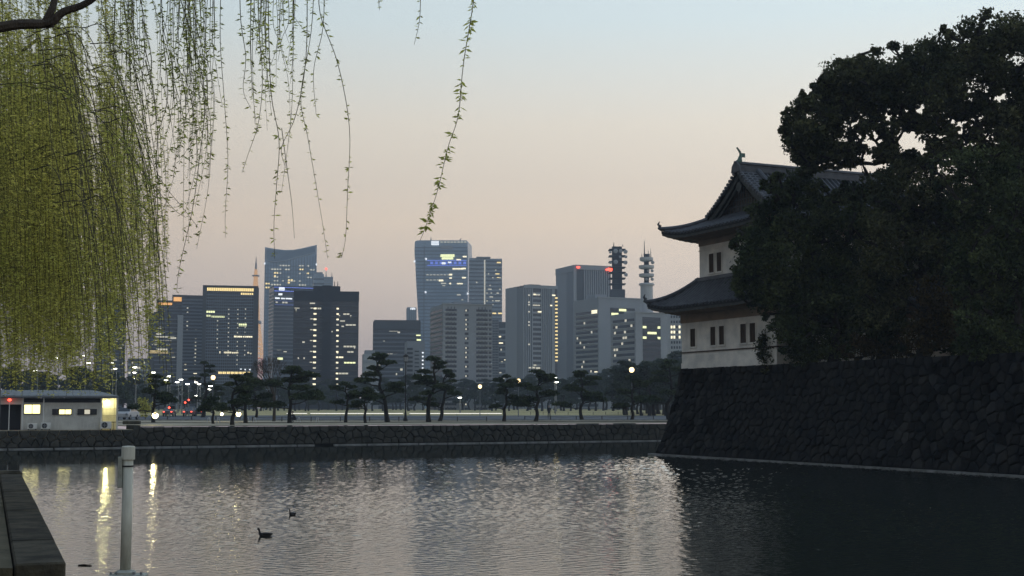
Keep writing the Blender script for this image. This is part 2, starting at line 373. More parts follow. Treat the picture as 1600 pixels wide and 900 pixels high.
# far bank wall
def bank_wall(P0, P1, H, label, seed, su, limit):
    L_ = (P1 - P0).length; d = (P1 - P0).normalized(); nn = Vector((d.y, -d.x, 0))
    if nn.y > 0: nn = -nn
    t_ = thing('bank_wall', label, 'stone wall')
    surf = lambda u, v, h: P0 + d * u + nn * (h - v * .12) + Vector((0, 0, v + .12))
    back = MB(); q = [P0 - nn * .1, P1 - nn * .1, P1 - nn * 1.2, P0 - nn * 1.2]
    q = [P0 - nn * .32, P1 - nn * .32, P1 - nn * 1.4, P0 - nn * 1.4]
    back.slab([(p.x, p.y) for p in q], -1, H - .06).build('backing', 'joint', t_)
    stone_face(t_, surf, L_, H - .12, su, .5, 'bank_stone', seed, limit, bulge=.13)
    k = 0; rnd = random.Random(seed)
    while k < L_ - .5:
        w_ = rnd.uniform(1.2, 3.4); w_ = min(w_, L_ - k)
        if rnd.random() < .9:
            a = P0 + d * k + nn * .30; b_ = P0 + d * (k + w_ - .12) + nn * .30; c_ = b_ - nn * .34; e_ = a - nn * .34
            MB().slab([(p.x, p.y) for p in (a, b_, c_, e_)], -.4, .09).build('edge_stone', 'ledge', t_)
        k += w_
    return t_
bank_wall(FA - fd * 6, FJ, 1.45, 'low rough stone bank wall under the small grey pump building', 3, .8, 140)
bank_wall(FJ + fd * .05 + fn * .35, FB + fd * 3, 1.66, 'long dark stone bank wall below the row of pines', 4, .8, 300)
o = MB(); a = FJ + fn * .5; b_ = FJ + fn * 3; MB().slab([(p.x, p.y) for p in (a, FJ + fd * .6 + fn * .5, FJ + fd * .6 + fn * 3, b_)], 1.3, 1.8).build('bank_end', 'bank_stone')['kind'] = 'structure'
# castle wall
CW = thing('castle_wall', 'tall dark battered stone wall rising from the moat under the white turret', 'stone wall')
CH = 5.84
tn = Vector((td.y, -td.x, 0));
if tn.x > 0: tn = -tn
CL = 46.0
def batter(v): h = min(1, max(0, v / CH)); return 1.25 * (1 - (1 - h) ** 1.35)
def csurf(u, v, h):
    off = batter(v); uu = off + (u / CL) * (CL - off)
    return TA + td * uu + tn * (h - off) + Vector((0, 0, v + .1))
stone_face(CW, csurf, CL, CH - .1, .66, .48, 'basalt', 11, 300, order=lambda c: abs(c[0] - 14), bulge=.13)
def esurf(u, v, h):
    off = batter(v); uu = off + u
    return TA + tm * uu + (-td) * (h - off) + Vector((0, 0, v + .1))
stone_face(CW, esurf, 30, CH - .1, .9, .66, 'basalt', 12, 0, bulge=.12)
o = MB()
for (i0, z0), (i1, z1) in zip([(batter(CH * k / 6) + .3, CH * k / 6 - (1 if k == 0 else 0)) for k in range(6)], [(batter(CH * k / 6) + .3, CH * k / 6) for k in range(1, 7)]):
    q = []
    for ii, zz in ((i0, z0), (i1, z1)):
        p0 = TA + td * ii - tn * ii; p1 = TA + td * CL - tn * ii; p2 = TA + td * ii + tm * 30 - tn * 0
        q.append((p0, p1, p2, zz))
    (a0, a1, a2, za), (c0, c1, c2, zc) = q
    o.add([(a0.x, a0.y, za), (a1.x, a1.y, za), (c1.x, c1.y, zc), (c0.x, c0.y, zc)], [(0, 1, 2, 3)])
    o.add([(a0.x, a0.y, za), (a2.x, a2.y, za), (c2.x, c2.y, zc), (c0.x, c0.y, zc)], [(0, 1, 2, 3)])
o.build('backing', 'joint', CW)
k = -.6; rnd = random.Random(5)
while k < 44:
    w_ = rnd.uniform(1.4, 2.6); a = TA + td * k + tn * .35; b_ = TA + td * (k + w_ - .1) + tn * .35
    MB().slab([(p.x, p.y) for p in (a, b_, b_ - tn * .4, a - tn * .4)], -.4, .10).build('edge_stone', 'ledge', CW)
    k += w_
p0 = TA + td * 1.5 - tn * 1.5; p1 = TA + td * CL - tn * 1.5
sheet('castle_ground', [(p.x, p.y) for p in (p0, p1, p1 + tm * 60, p0 + tm * 60)], CH - .06, 'soil')

# ------------------------------------------------------------------ near bank, parapet, gauge pipe
K1 = on(103, 878, 1.6); K2 = on(34, 741, 1.6); kd = (K2 - K1).normalized(); kn = Vector((-kd.y, kd.x, 0))
if kn.x > 0: kn = -kn
nb = MB().slab([(-14, -12), (16, -12), (16, 12.75), (K1.x + .05, 12.75), (K1.x - 3, 12.75), (-14, 12.75)], -.95, 1.53); nb.build('near_bank', 'concrete')['kind'] = 'structure'
lb = MB().slab([(p.x, p.y) for p in (K1 + kn * .52, K2 + kn * .52 , K2 + kn * 12, Vector((-14, 12.78, 0)))], -.95, 1.56); lb.build('left_bank', 'soil')['kind'] = 'structure'
PW = thing('parapet_wall', 'weathered concrete moat edge at the lower left corner', 'wall')
k = 0; LK = (K2 - K1).length; i = 0
while k < LK:
    w_ = min(2.6, LK - k); a = K1 + kd * k; b_ = K1 + kd * (k + w_ - .006)
    MB().slab([(p.x, p.y) for p in (a, b_, b_ + kn * .5, a + kn * .5)], -.95, 1.6 + (i % 2) * .006).build('coping_block', 'concrete_dark', PW, bevel=.02); k += w_; i += 1
a = K2 + kd * .02; MB().slab([(p.x, p.y) for p in (a - kn * .02, a + kd * .5, a + kd * .5 + kn * 1.3, a + kn * 1.3)], -.95, 1.68).build('end_block', 'concrete', PW, bevel=.06)
gp = at(196, 890, 13.3)
G = thing('gauge_pipe', 'upright cream plastic pipe with cap and boxy base at the moat edge', 'pipe', (gp.x, gp.y, 1.48))
px = lambda p, Y=13.3: p * Y / F
H0 = .16; HT = at(200, 697, 13.3).z - 1.48
MB().lathe([(.051, H0), (.049, HT - .1)], 20).build('pipe', 'pvc', G, True).visible_shadow = True
MB().lathe([(.062, HT - .13), (.064, HT - .125), (.064, HT - .01), (.058, HT), (.01, HT + .004)], 20).build('cap', 'pvc', G, False)
o = MB().box(-.085, -.045, -.05, -.005, HT - .40, HT - .10); o.build('cable_guard', 'pvc_dirty', G, bevel=.004)
MB().lathe([(.053, HT - .20), (.055, HT - .195), (.053, HT - .185)], 16).build('strap', 'black_metal', G)
BS = MB().box(-.14, .2, -.12, .1, .02, .13).build('base_box', 'pvc_dirty', G, bevel=.012)
MB().lathe([(.10, .13), (.10, .15), (.075, .165), (.056, .17)], 16).build('flange', 'pvc_dirty', G)
MB().box(-.05, .03, -.128, -.118, .035, .105).build('junction_plate', 'grey_metal', G, bevel=.004)
for x in (-.12, -.06, .1, .17): MB().lathe([(.012, .13), (.012, .155)], 6, (x, -.07)).build('bolt', 'grey_metal', G)
MB().box(.08, .15, -.13, -.121, .02, .06).build('bracket', 'black_metal', G)
MB().tube([(-.14, -.05, .07), (-.22, -.05, .06), (-.24, -.05, .0)], .035, 10).build('hose', 'black_metal', G)
MB().box(-.42, .34, -.55, .25, -1.8, .02).build('plinth', 'concrete', G, bevel=.02)
o = at(141, 899, 13.2); tag(MB().slab([(o.x - .03, o.y - .04), (o.x + .03, o.y - .04), (o.x + .03, o.y + .04), (o.x - .03, o.y + .04)], 1.3, 1.56).build('marker_post', 'concrete'), 'tiny stub post at the bottom edge left of the pipe base', 'post')
q = at(0, 650, 30); o = thing('edge_pole', 'thin grey pole at the left edge above the moat parapet', 'pole', (q.x - .03, 30, 1.56)); MB().lathe([(.035, 0), (.03, at(0, 562, 30).z - 1.56)], 8).build('shaft', 'grey_metal', o); MB().lathe([(.07, 0), (.07, .04)], 8).build('foot', 'grey_metal', o)

# ------------------------------------------------------------------ castle turret (local x along the moat face, y into the building)
ang = math.atan2(td.y, td.x)
O0 = TA + td * 1.25 + tm * 1.25
T = thing('castle_turret', 'white plastered two storey castle turret with grey tiled gable roofs on the stone wall', 'turret', (O0.x, O0.y, CH), ang)
W, DP = 10.9, 15.0; CX = W / 2
MB().box(0, W, 0, DP, -.05, .34).box(.0, W, 0, DP, .34, .35).build('wall_base', 'plaster', T)
body = MB().box(.04, W - .04, .04, DP - .04, .352, 3.05); body.build('lower_wall', 'plaster', T)
MB().box(-.03, W + .03, -.03, DP + .03, 1.02, 1.10).build('drip_rail', 'dark_wood', T)
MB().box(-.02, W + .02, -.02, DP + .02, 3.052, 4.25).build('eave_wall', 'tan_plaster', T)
MB().box(.95, W - .95, .95, DP - .95, 5.6, 8.25).build('upper_wall', 'plaster', T)
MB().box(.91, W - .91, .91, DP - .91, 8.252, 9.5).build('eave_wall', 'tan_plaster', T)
MB().box(.90, W - .90, .90, DP - .90, 7.92, 7.98).build('moulding', 'plaster', T)
def slit(s0, s1, z0, z1, y):
    wn = MB(); fr = .07
    wn.box(s0 - fr, s0, y - .05, y + .02, z0 - fr, z1 + fr).box(s1, s1 + fr, y - .05, y + .02, z0 - fr, z1 + fr).box(s0, s1, y - .05, y + .02, z1, z1 + fr).box(s0 - .1, s1 + .1, y - .09, y + .02, z0 - fr - .03, z0)
    wn = wn.build('window', 'plaster', T)
    MB().box(s0, s1, y - .012, y - .008, z0, z1).build('shutter', 'dark_wood', wn)
    n_ = 3
    for i in range(n_):
        x = s0 + (i + .5) * (s1 - s0) / n_
        MB().box(x - .035, x + .035, y - .045, y - .013, z0, z1).build('bar', 'dark_wood', wn)
def s_of(px, t=0.0):  # position along the moat face seen at this pixel column
    k = (px - 800) / F; x0 = O0.x + tm.x * t; y0 = O0.y + tm.y * t
    return (k * y0 - x0) / (td.x - k * td.y)
for a, b_ in ((1078.5, 1086.5), (1110, 1118), (1123.5, 1131.5), (1157, 1166), (1171.5, 1180.5)): slit(s_of(a), s_of(b_), 1.42, 2.62, .04)
for a, b_ in ((1110, 1117.5), (1122, 1129.5), (1158, 1166), (1171, 1179)): slit(s_of(a, .95), s_of(b_, .95), 6.35, 7.62, .95)
RD = 6.36; TG = 1.8; FD = 3.65; EV = 0.91; EZ = 9.0; RZ = 12.8; tb = DP - TG
def fprof(d):  # upper roof height above base for distance d from ridge line
    e_ = max(0.0, RD - d) / RD; return EZ + (RZ - EZ) * (.52 * e_ + .48 * e_ ** 2.1)
def lift(s, t, s0, s1, t0, t1, amt=.42):
    """upturn of the eave towards the corners"""
    ds = min(s - s0, s1 - s); dt = min(t - t0, t1 - t); e_ = min(ds, dt); o_ = max(ds, dt)
    return amt * max(0, 1 - o_ / 3.6) ** 2 * max(0, 1 - e_ / 2.6)
S0, S1, Q0, Q1 = -EV, W + EV, -EV, DP + EV
def zu(s, t):
    d = abs(s - CX); q = RD - min(t - Q0, Q1 - t)
    z = min(fprof(d), fprof(q)) if not (TG < t < tb) else fprof(d)
    return z + lift(s, t, S0, S1, Q0, Q1)
def zmain(s, t): return fprof(abs(s - CX)) + .02
def grid(fn_, ss, ts, name, thick=.16):
    vv = [(s, t, fn_(s, t)) for t in ts for s in ss]; k_ = len(ss)
    f = [(j * k_ + i, j * k_ + i + 1, (j + 1) * k_ + i + 1, (j + 1) * k_ + i) for j in range(len(ts) - 1) for i in range(k_ - 1)]
    vv += [(x, y, z - thick) for x, y, z in vv]; m_ = k_ * len(ts)
    f += [tuple(q + m_ for q in reversed(g)) for g in f]
    for i in range(k_ - 1):
        f.append((i, i + m_, i + 1 + m_, i + 1)); j = (len(ts) - 1) * k_ + i; f.append((j + 1, j + 1 + m_, j + m_, j))
    for j in range(len(ts) - 1):
        a = j * k_; f.append((a + k_, a + k_ + m_, a + m_, a)); a += k_ - 1; f.append((a, a + m_, a + k_ + m_, a + k_))
    return MB().add(vv, f)
ls = lambda a, b_, n_: [a + (b_ - a) * i / n_ for i in range(n_ + 1)]
sk_ = ls(S0, CX - FD, 10) + ls(CX - FD, CX + FD, 8)[1:-1] + ls(CX + FD, S1, 10)
RF = grid(zu, sk_, ls(Q0, TG, 10), 'r').build('upper_roof', 'tile_pan', T)
for a_, b_ in ((S0, CX - FD), (CX + FD, S1)): grid(zu, ls(a_, b_, 8), ls(TG, tb, 10), 'r').build('roof_slope', 'tile_pan', RF)
grid(zu, sk_, ls(tb, Q1, 10), 'r').build('roof_slope', 'tile_pan', RF)
grid(zmain, ls(CX - FD - .05, CX + FD + .05, 24), ls(TG - .75, tb + .75, 10), 'r').build('gable_roof', 'tile_pan', RF)
def row(mb, pts, r=.10):
    mb.tube([(x, y, z + .03) for x, y, z in pts], r, 6)
rows = MB(); st_ = .40
t_ = Q0 + .1
while t_ < Q1:
    for sg in (-1, 1):
        inner = 0.0 if TG - .75 < t_ < tb + .75 else None
        if inner is not None and (t_ < TG or t_ > tb):   # verge strip of the gable roof only
            pts = [(CX + sg * d, t_, zmain(CX + sg * d, t_)) for d in ls(FD, .15, 10)]; row(rows, pts)
        e_ = min(t_ - Q0, Q1 - t_)
        dmin = .15 if TG < t_ < tb else max(FD, RD - e_)
        if dmin < RD - .1:
            pts = [(CX + sg * d, t_, zu(CX + sg * d, t_)) for d in ls(RD + .04, dmin, 12 if dmin < 1 else 5)]; row(rows, pts)
    t_ += st_
s_ = S0 + .1
while s_ < S1:
    e_ = min(s_ - S0, S1 - s_); tm_ = min(e_, TG - Q0)
    if tm_ > .1:
        row(rows, [(s_, Q0 - .04 + q, zu(s_, max(Q0, Q0 - .04 + q))) for q in ls(0, tm_, 6)])
        row(rows, [(s_, Q1 + .04 - q, zu(s_, min(Q1, Q1 + .04 - q))) for q in ls(0, tm_, 6)])
    s_ += st_
rows.build('tile_rows', 'tile', RF, kind='stuff')
# eave tile end discs and moulded soffit
def eave_trim(parent, s0, s1, t0, t1, zf, inset):
    sof = MB(); n_ = 26
    for (A, B, nx, ny) in (((s0, t0), (s1, t0), 0, 1), ((s0, t1), (s1, t1), 0, -1), ((s0, t0), (s0, t1), 1, 0), ((s1, t0), (s1, t1), -1, 0)):
        Lq = math.hypot(B[0] - A[0], B[1] - A[1]); m_ = int(Lq / .46); pv = []
        for i in range(m_ + 1):
            u = i / m_; x, y = A[0] + (B[0] - A[0]) * u, A[1] + (B[1] - A[1]) * u; z = zf(x, y)
            g = min(u, 1 - u) * Lq; ins = min(inset, g)
            if i < m_ and g > .35:   # rafter ends plastered as scallops under the eave
                x1, y1 = x + nx * (ins + .0), y + ny * (ins + .0)
                sof.tube([(x + nx * .10, y + ny * .10, z - .24), (x1, y1, z - .30)], [.11, .12], 6)
    sof.build('rafters', 'tan_plaster', parent, kind='stuff')
    f = MB()
    for (A, B, nx, ny) in (((s0, t0), (s1, t0), 0, 1), ((s0, t1), (s1, t1), 0, -1), ((s0, t0), (s0, t1), 1, 0), ((s1, t0), (s1, t1), -1, 0)):
        m_ = 24; vv = []
        for i in range(m_ + 1):
            u = i / m_; x, y = A[0] + (B[0] - A[0]) * u, A[1] + (B[1] - A[1]) * u; z = zf(x, y)
            Lq = math.hypot(B[0] - A[0], B[1] - A[1]); cl = lambda k_: (min(max(x + nx * k_, s0 + k_), s1 - k_), min(max(y + ny * k_, t0 + k_), t1 - k_))
            p1, p2 = cl(.03), cl(inset)
            vv += [(*p1, z - .14), (*p1, z - .30), (*p2, z - .36), (*p2, z - .14)]
        f.add(vv, [(i * 4 + k_, i * 4 + (k_ + 1) % 4, (i + 1) * 4 + (k_ + 1) % 4, (i + 1) * 4 + k_) for i in range(m_) for k_ in range(4)])
    f.build('eave_board', 'gable_board', parent)
eave_trim(RF, S0, S1, Q0, Q1, zu, 1.7)
# ridges
rd = MB()
for z0, z1, hw in ((-.1, .20, .28), (.202, .38, .22), (.382, .46, .28)): rd.box(CX - hw, CX + hw, TG - .85, tb + .85, RZ + z0, RZ + z1)
rd.build('main_ridge', 'tile', RF, bevel=.02)
MB().tube([(CX, TG - .95, RZ + .50), (CX, tb + .95, RZ + .50)], .11, 8).build('ridge_cap', 'tile', RF)
for t0_, sg_ in ((TG - .92, 1), (tb + .92, -1)):
    MB().prism([(CX - .5, RZ - .15), (CX - .40, RZ + .30), (CX - .13, RZ + .56), (CX + .13, RZ + .56), (CX + .40, RZ + .30), (CX + .5, RZ - .15)], t0_, t0_ + .16 * sg_).build('ridge_end_tile', 'tile', RF, bevel=.03)
for tt in (TG + .75, tb - .75):
    for sg in (-1, 1):
        dr = [(CX + sg * d, tt, zmain(CX + sg * d, tt) + (.20)) for d in ls(.2, FD + .1, 12)]
        MB().tube(dr, .19, 8).build('descending_ridge', 'tile', RF)
for sg in (-1, 1):   # stubby round tile ends stepping down the verge
    for i in range(15):
        d = .3 + i * (FD - .1) / 15; x = CX + sg * d; z = zmain(x, 0)
        MB().tube([(x, TG - .88, z + .03), (x, TG + .5, z + .03)], .12, 6).build('verge_tile', 'tile', RF)
def hips(parent, s0, s1, t0, t1, run, zf, r=.17):
    for (a_, sa) in ((s0, 1), (s1, -1)):
        for (b2, sb) in ((t0, 1), (t1, -1)):
            pts = [(a_ + sa * q, b2 + sb * q, zf(a_ + sa * max(q, 0), b2 + sb * max(q, 0)) + .16) for q in ls(run, 0, 8)]
            pts.append((a_ - sa * .14, b2 - sb * .14, pts[-1][2] + .12))
            MB().tube(pts, [r] * 8 + [r * .9, r * .7], 8).build('hip_ridge', 'tile', parent)
            x, y, z = pts[-1]
            MB().tube([(x + sa * .1, y + sb * .1, z + .05), (x - sa * .02, y - sb * .02, z + .22), (x + sa * .06, y + sb * .06, z + .42)], [.12, .08, .02], 6).build('corner_tile', 'tile', parent)
hips(RF, S0, S1, Q0, Q1, RD - FD, zu)
# gable wall with barge boards
for tg_, sg2 in ((TG, -1), (tb, 1)):
    poly = [(CX + d, fprof(abs(d)) - .16) for d in ls(-FD, FD, 20)] + [(CX + FD, fprof(FD) - .5), (CX - FD, fprof(FD) - .5)]
    GW = MB().prism(poly, tg_, tg_ - .1 * sg2).build('gable_wall', 'dark_wood', T)
    lat = MB()
    for i in range(-12, 13):
        x = i * .3; top = fprof(abs(x)) - .6
        if top > fprof(FD) + .1: lat.box(CX + x - .05, CX + x + .05, min(tg_ + .05 * sg2, tg_), max(tg_ + .05 * sg2, tg_), fprof(FD) + .04, top)
    lat.build('lattice', 'gable_board', GW, kind='stuff')
    for k_ in (1, 2, 3, 4, 5):
        z = fprof(FD) + k_ * .42; hwid = max([d for d in ls(0, FD, 60) if fprof(d) - .6 > z] or [0])
        if hwid > .2: MB().box(CX - hwid, CX + hwid, min(tg_ + .08 * sg2, tg_), max(tg_ + .08 * sg2, tg_), z, z + .07).build('lattice_rail', 'gable_board', GW)
    for sg in (-1, 1):
        for nm, off0, off1, y0, y1 in (('barge_board', .16, .50, .55, .66), ('inner_barge_board', .50, .74, .36, .46)):
            mbb = MB(); ds = ls(.02, FD + .05, 14); vv = []
            for d in ds:
                z = fprof(d); x = CX + sg * d
                vv += [(x, tg_ + sg2 * y0, z - off0), (x, tg_ + sg2 * y0, z - off1), (x, tg_ + sg2 * y1, z - off1), (x, tg_ + sg2 * y1, z - off0)]
            mbb.add(vv, [(i * 4 + q, i * 4 + (q + 1) % 4, (i + 1) * 4 + (q + 1) % 4, (i + 1) * 4 + q) for i in range(14) for q in range(4)] + [(3, 2, 1, 0), (56, 57, 58, 59)])
            mbb.build(nm, 'gable_board', GW)
    z = RZ - .75; y0 = tg_ + sg2 * .56
    MB().prism([(CX - .12, z), (CX - .34, z - .3), (CX - .22, z - .55), (CX, z - .85), (CX + .22, z - .55), (CX + .34, z - .3), (CX + .12, z)], y0, y0 + sg2 * .1).build('gable_pendant', 'gable_board', GW, bevel=.02)
# fish ornament on the ridge end
def ornament(y, sg):
    z = RZ + .54
    P_ = [(CX, y + sg * .02, z), (CX, y + sg * .10, z + .28), (CX, y + sg * .30, z + .55), (CX, y + sg * .26, z + .85), (CX, y + sg * .02, z + 1.12), (CX, y - sg * .12, z + 1.2)]
    P_ = [(CX, y, z), (CX, y + sg * .02, z + .25), (CX, y + sg * .08, z + .40), (CX, y + sg * .08, z + .56), (CX, y + sg * .0, z + .72), (CX, y - sg * .12, z + .86)]
    f_ = MB().tube(smoothpath(P_, 4), [.15 + .02 * math.sin(i) if i < 6 else max(.025, .17 - .007 * i) for i in range(21)], 8)
    fo = f_.build('roof_fish_ornament', 'copper', T, True)
    MB().prism([(0, 0)] and [(CX - .03, z + .35), (CX + .03, z + .35), (CX + .03, z + .62), (CX - .03, z + .62)], y + sg * .15, y + sg * .42).build('fin', 'copper', fo)
    MB().add([(CX, y - sg * .12, z + .8), (CX, y + sg * .12, z + .74), (CX + .04, y - sg * .18, z + 1.0), (CX, y - sg * .26, z + .94), (CX - .04, y, z + .64)], [(0, 1, 2), (0, 2, 3), (0, 4, 1), (4, 2, 1), (3, 2, 4)]).build('tail_fin', 'copper', fo)
    MB().tube([(CX, y, z + .05), (CX, y - sg * .2, z + .02)], [.2, .13], 8).build('head', 'copper', fo)
ornament(TG - .55, 1); ornament(tb + .55, -1)
# lower skirt roof
LV, LZ0, LZ1 = 1.66, 3.98, 5.95; U0, U1, X0, X1 = -LV, W + LV, -LV, DP + LV
def zl(s, t):
    e_ = max(0, min(s - U0, U1 - s, t - X0, X1 - t)) / 2.66; e_ = min(e_, 1)
    return LZ0 + (LZ1 - LZ0) * (.62 * e_ + .38 * e_ ** 2) + lift(s, t, U0, U1, X0, X1, .45)
LR = None
for (a0, a1, b0, b1, na, nb_) in ((U0, U1, X0, .98, 40, 8), (U0, U1, DP - .98, X1, 40, 8), (U0, .98, .98, DP - .98, 8, 24), (W - .98, U1, .98, DP - .98, 8, 24)):
    g = grid(zl, ls(a0, a1, na), ls(b0, b1, nb_), 'r')
    if LR is None: LR = g.build('lower_roof', 'tile_pan', T)
    else: g.build('roof_slope', 'tile_pan', LR)
rows = MB(); s_ = U0 + .12
while s_ < U1:
    q = min(s_ - U0, U1 - s_, 2.62)
    if q > .1:
        row(rows, [(s_, X0 - .04 + k_, zl(s_, max(X0, X0 + k_ - .04))) for k_ in ls(0, q, 5)]); row(rows, [(s_, X1 + .04 - k_, zl(s_, min(X1, X1 - k_ + .04))) for k_ in ls(0, q, 5)])
    s_ += st_
t_ = X0 + .12
while t_ < X1:
    q = min(t_ - X0, X1 - t_, 2.62)
    if q > .1:
        row(rows, [(U0 - .04 + k_, t_, zl(max(U0, U0 + k_ - .04), t_)) for k_ in ls(0, q, 5)]); row(rows, [(U1 + .04 - k_, t_, zl(min(U1, U1 - k_ + .04), t_)) for k_ in ls(0, q, 5)])
    t_ += st_
rows.build('tile_rows', 'tile', LR, kind='stuff')
eave_trim(LR, U0, U1, X0, X1, zl, 1.5); hips(LR, U0, U1, X0, X1, 2.6, zl)
MB().box(.72, W - .72, .72, .93, 5.86, 6.1).box(W - .93, W - .72, .93, DP - .72, 5.86, 6.1).box(.72, .93, .93, DP - .72, 5.86, 6.1).build('flashing_ridge', 'tile', LR)

# ------------------------------------------------------------------ leaf clouds and trees
def leaf_quads(C, size, rs, flat=0.0, aspect=.55, droop=None):
    """two-triangle folded leaves at the points C"""
    n_ = len(C); a = rs.normal(size=(n_, 3)); a[:, 2] *= (1 - flat); a /= np.linalg.norm(a, axis=1)[:, None] + 1e-9
    if droop is not None: a = a * .55 + np.array(droop); a /= np.linalg.norm(a, axis=1)[:, None]
    b_ = np.cross(a, rs.normal(size=(n_, 3))); b_ /= np.linalg.norm(b_, axis=1)[:, None] + 1e-9
    s_ = (size * rs.uniform(.6, 1.3, n_))[:, None]
    v = np.empty((n_, 4, 3)); v[:, 0] = C - a * s_; v[:, 1] = C + b_ * s_ * aspect; v[:, 2] = C + a * s_; v[:, 3] = C - b_ * s_ * aspect
    return v.reshape(-1, 3), np.arange(n_ * 4).reshape(-1, 4)
def clump_points(clumps, dens, rs, sub=7, fill=.35):
    out = []
    for (c, r) in clumps:
        r = np.array(r); n_ = int(1.75 * dens * (r[0] * r[2] + r[0] * r[1] + r[1] * r[2]) * 1.4) + 8
        k = max(4, int(sub)); sc_ = rs.normal(size=(k, 3)); sc_ /= np.linalg.norm(sc_, axis=1)[:, None]; sc_ *= rs.uniform(.45, .85, (k, 1))
        idx = rs.integers(0, k, n_); d = rs.normal(size=(n_, 3)); d /= np.linalg.norm(d, axis=1)[:, None]
        rad = np.where(rs.random((n_, 1)) < fill, rs.uniform(.1, 1, (n_, 1)), .72 + rs.gamma(2.2, .14, (n_, 1)))
        p = sc_[idx] + d * rad * rs.uniform(.42, .62, (k, 1))[idx]
        out.append(np.array(c) + p * r)
    return np.concatenate(out)
def branch(mb, p, q, r0, r1, rnd, n_=6, sag=.12, sides=6):
    p = Vector(p); q = Vector(q); d = q - p; Lb = d.length; pts = []; side = Vector((rnd.uniform(-1, 1), rnd.uniform(-1, 1), rnd.uniform(-.4, .8))).normalized() * Lb * sag
    for i in range(n_ + 1):
        t_ = i / n_; pts.append(p + d * t_ + side * math.sin(math.pi * t_) + Vector((rnd.uniform(-1, 1), rnd.uniform(-1, 1), rnd.uniform(-1, 1))) * Lb * .02 * (0 < i < n_))
    mb.tube(pts, [r0 + (r1 - r0) * i / n_ for i in range(n_ + 1)], sides, cap=True); return pts
def px_tree(name, label, cat, base, trunk_top, clumps_px, Y, lm, bm_, dens=150, size=.12, seed=1, r0=.45, depth=1.0, group=None, trunk_mid=None, jitter=2.2, fill=.35, grow=1.0):
    """tree whose crown is a set of clumps (photo px, py, half width, half height) round distance Y"""
    rnd = random.Random(seed); rs = np.random.default_rng(seed); cl = []
    for (a, b2, rx, ry) in clumps_px:
        y = Y + rnd.uniform(-jitter, jitter); p = at(a, b2, y); rx *= grow; ry *= grow; cl.append(((p.x, p.y, p.z), (rx * y / F, max(rx, ry) * y / F * depth, ry * y / F)))
    for (c, r) in list(cl):
        for _ in range(7):
            a = rnd.uniform(0, 6.283); k_ = rnd.uniform(.16, .34)
            cl.append(((c[0] + math.cos(a) * r[0] * 1.08, c[1] + rnd.uniform(-.9, .7) * r[1], c[2] + math.sin(a) * r[2] * 1.08), (r[0] * k_, r[1] * k_, r[2] * k_)))
    base = Vector(base); t = thing(name, label, cat, base, 0, group)
    L_ = lambda p: Vector(p) - base
    tk = MB(); tt = Vector(trunk_top); mid = Vector(trunk_mid) if trunk_mid else (base + tt) / 2 + Vector((rnd.uniform(-.4, .4), 0, 0))
    tp = smoothpath([L_(base), L_(mid), L_(tt)], 6)
    tk.tube([p - Vector((0, 0, .3)) if i == 0 else p for i, p in enumerate(tp)], [r0 * (1.35 if i == 0 else 1) * (1 - .45 * i / (len(tp) - 1)) for i in range(len(tp))], 9)
    tk.build('trunk', bm_, t, True)
    lb_ = MB()
    anchors = [tp[len(tp) // 2], tp[-4], tp[-1]]; nodes = list(anchors)
    order = sorted(cl, key=lambda c: (Vector(c[0]) - tt).length)
    for c, r in order:
        q = L_(Vector(c)); best = min(nodes, key=lambda n_: (n_ - q).length + (0 if n_.z < q.z + .3 else 2.5 * (n_.z - q.z)))
        dd = (best - q).length
        pts = branch(lb_, best, q, min(r0 * .5, .045 * dd + .06), .045, rnd, 6, .10, 5); nodes += [pts[3], pts[-1]]
        for _ in range(5):
            q2 = q + Vector((rnd.uniform(-1, 1) * r[0], rnd.uniform(-1, 1) * r[1], rnd.uniform(-.6, 1) * r[2])) * .85
            branch(lb_, pts[rnd.choice((3, 4, 5))], q2, .045, .012, rnd, 4, .12, 4)
    lb_.build('limbs', bm_, t)
    P = clump_points(cl, dens, rs, 8, fill) - np.array(base)
    v, f = leaf_quads(P, size, rs)
    np_mesh('crown', v, f, 4, M[lm], t)
    return t
gz = CH - .05
def wall_pt(px, inset, z=gz):
    """ground point on the castle terrace seen at column px, this far behind the wall's outer edge"""
    k = (px - 800) / F; p = TA - tn * (1.25 + inset); s = (k * p.y - p.x) / (td.x - k * td.y); q = p + td * s; return Vector((q.x, q.y, z))
upper_l = [(1262, 205, 32, 28), (1248, 232, 22, 20), (1290, 168, 36, 30), (1322, 132, 40, 32), (1366, 116, 40, 30), (1408, 106, 40, 28), (1448, 100, 38, 30), (1300, 205, 26, 18), (1345, 162, 34, 22), (1392, 146, 38, 22), (1440, 142, 36, 24), (1275, 230, 30, 12), (1330, 236, 22, 10), (1390, 240, 18, 12), (1418, 190, 16, 12), (1352, 205, 12, 16), (1480, 110, 34, 30), (1395, 205, 10, 18)]
rq = random.Random(3)
upper_l += [(rq.uniform(1262, 1450), rq.uniform(150, 250), rq.uniform(7, 15), rq.uniform(6, 12)) for _ in range(44)]
upper_l += [(rq.uniform(1268, 1340), rq.uniform(240, 262), rq.uniform(8, 13), rq.uniform(4, 7)) for _ in range(9)]
upper_l += [(1236, 205, 14, 18), (1244, 180, 16, 14), (1262, 160, 18, 14), (1290, 138, 20, 14), (1300, 118, 16, 12), (1330, 100, 20, 12), (1262, 244, 26, 10), (1300, 240, 22, 9)]
b0 = wall_pt(1380, 3.5)
px_tree('camphor_tree', 'dark broad camphor tree whose open crown hangs out left over the turret ridge', 'tree', b0, at(1375, 330, b0.y), upper_l, b0.y - 1, 'camphor', 'bark_dark', 165, .13, 21, .42, .9, trunk_mid=at(1388, 470, b0.y), fill=.25, group=None)
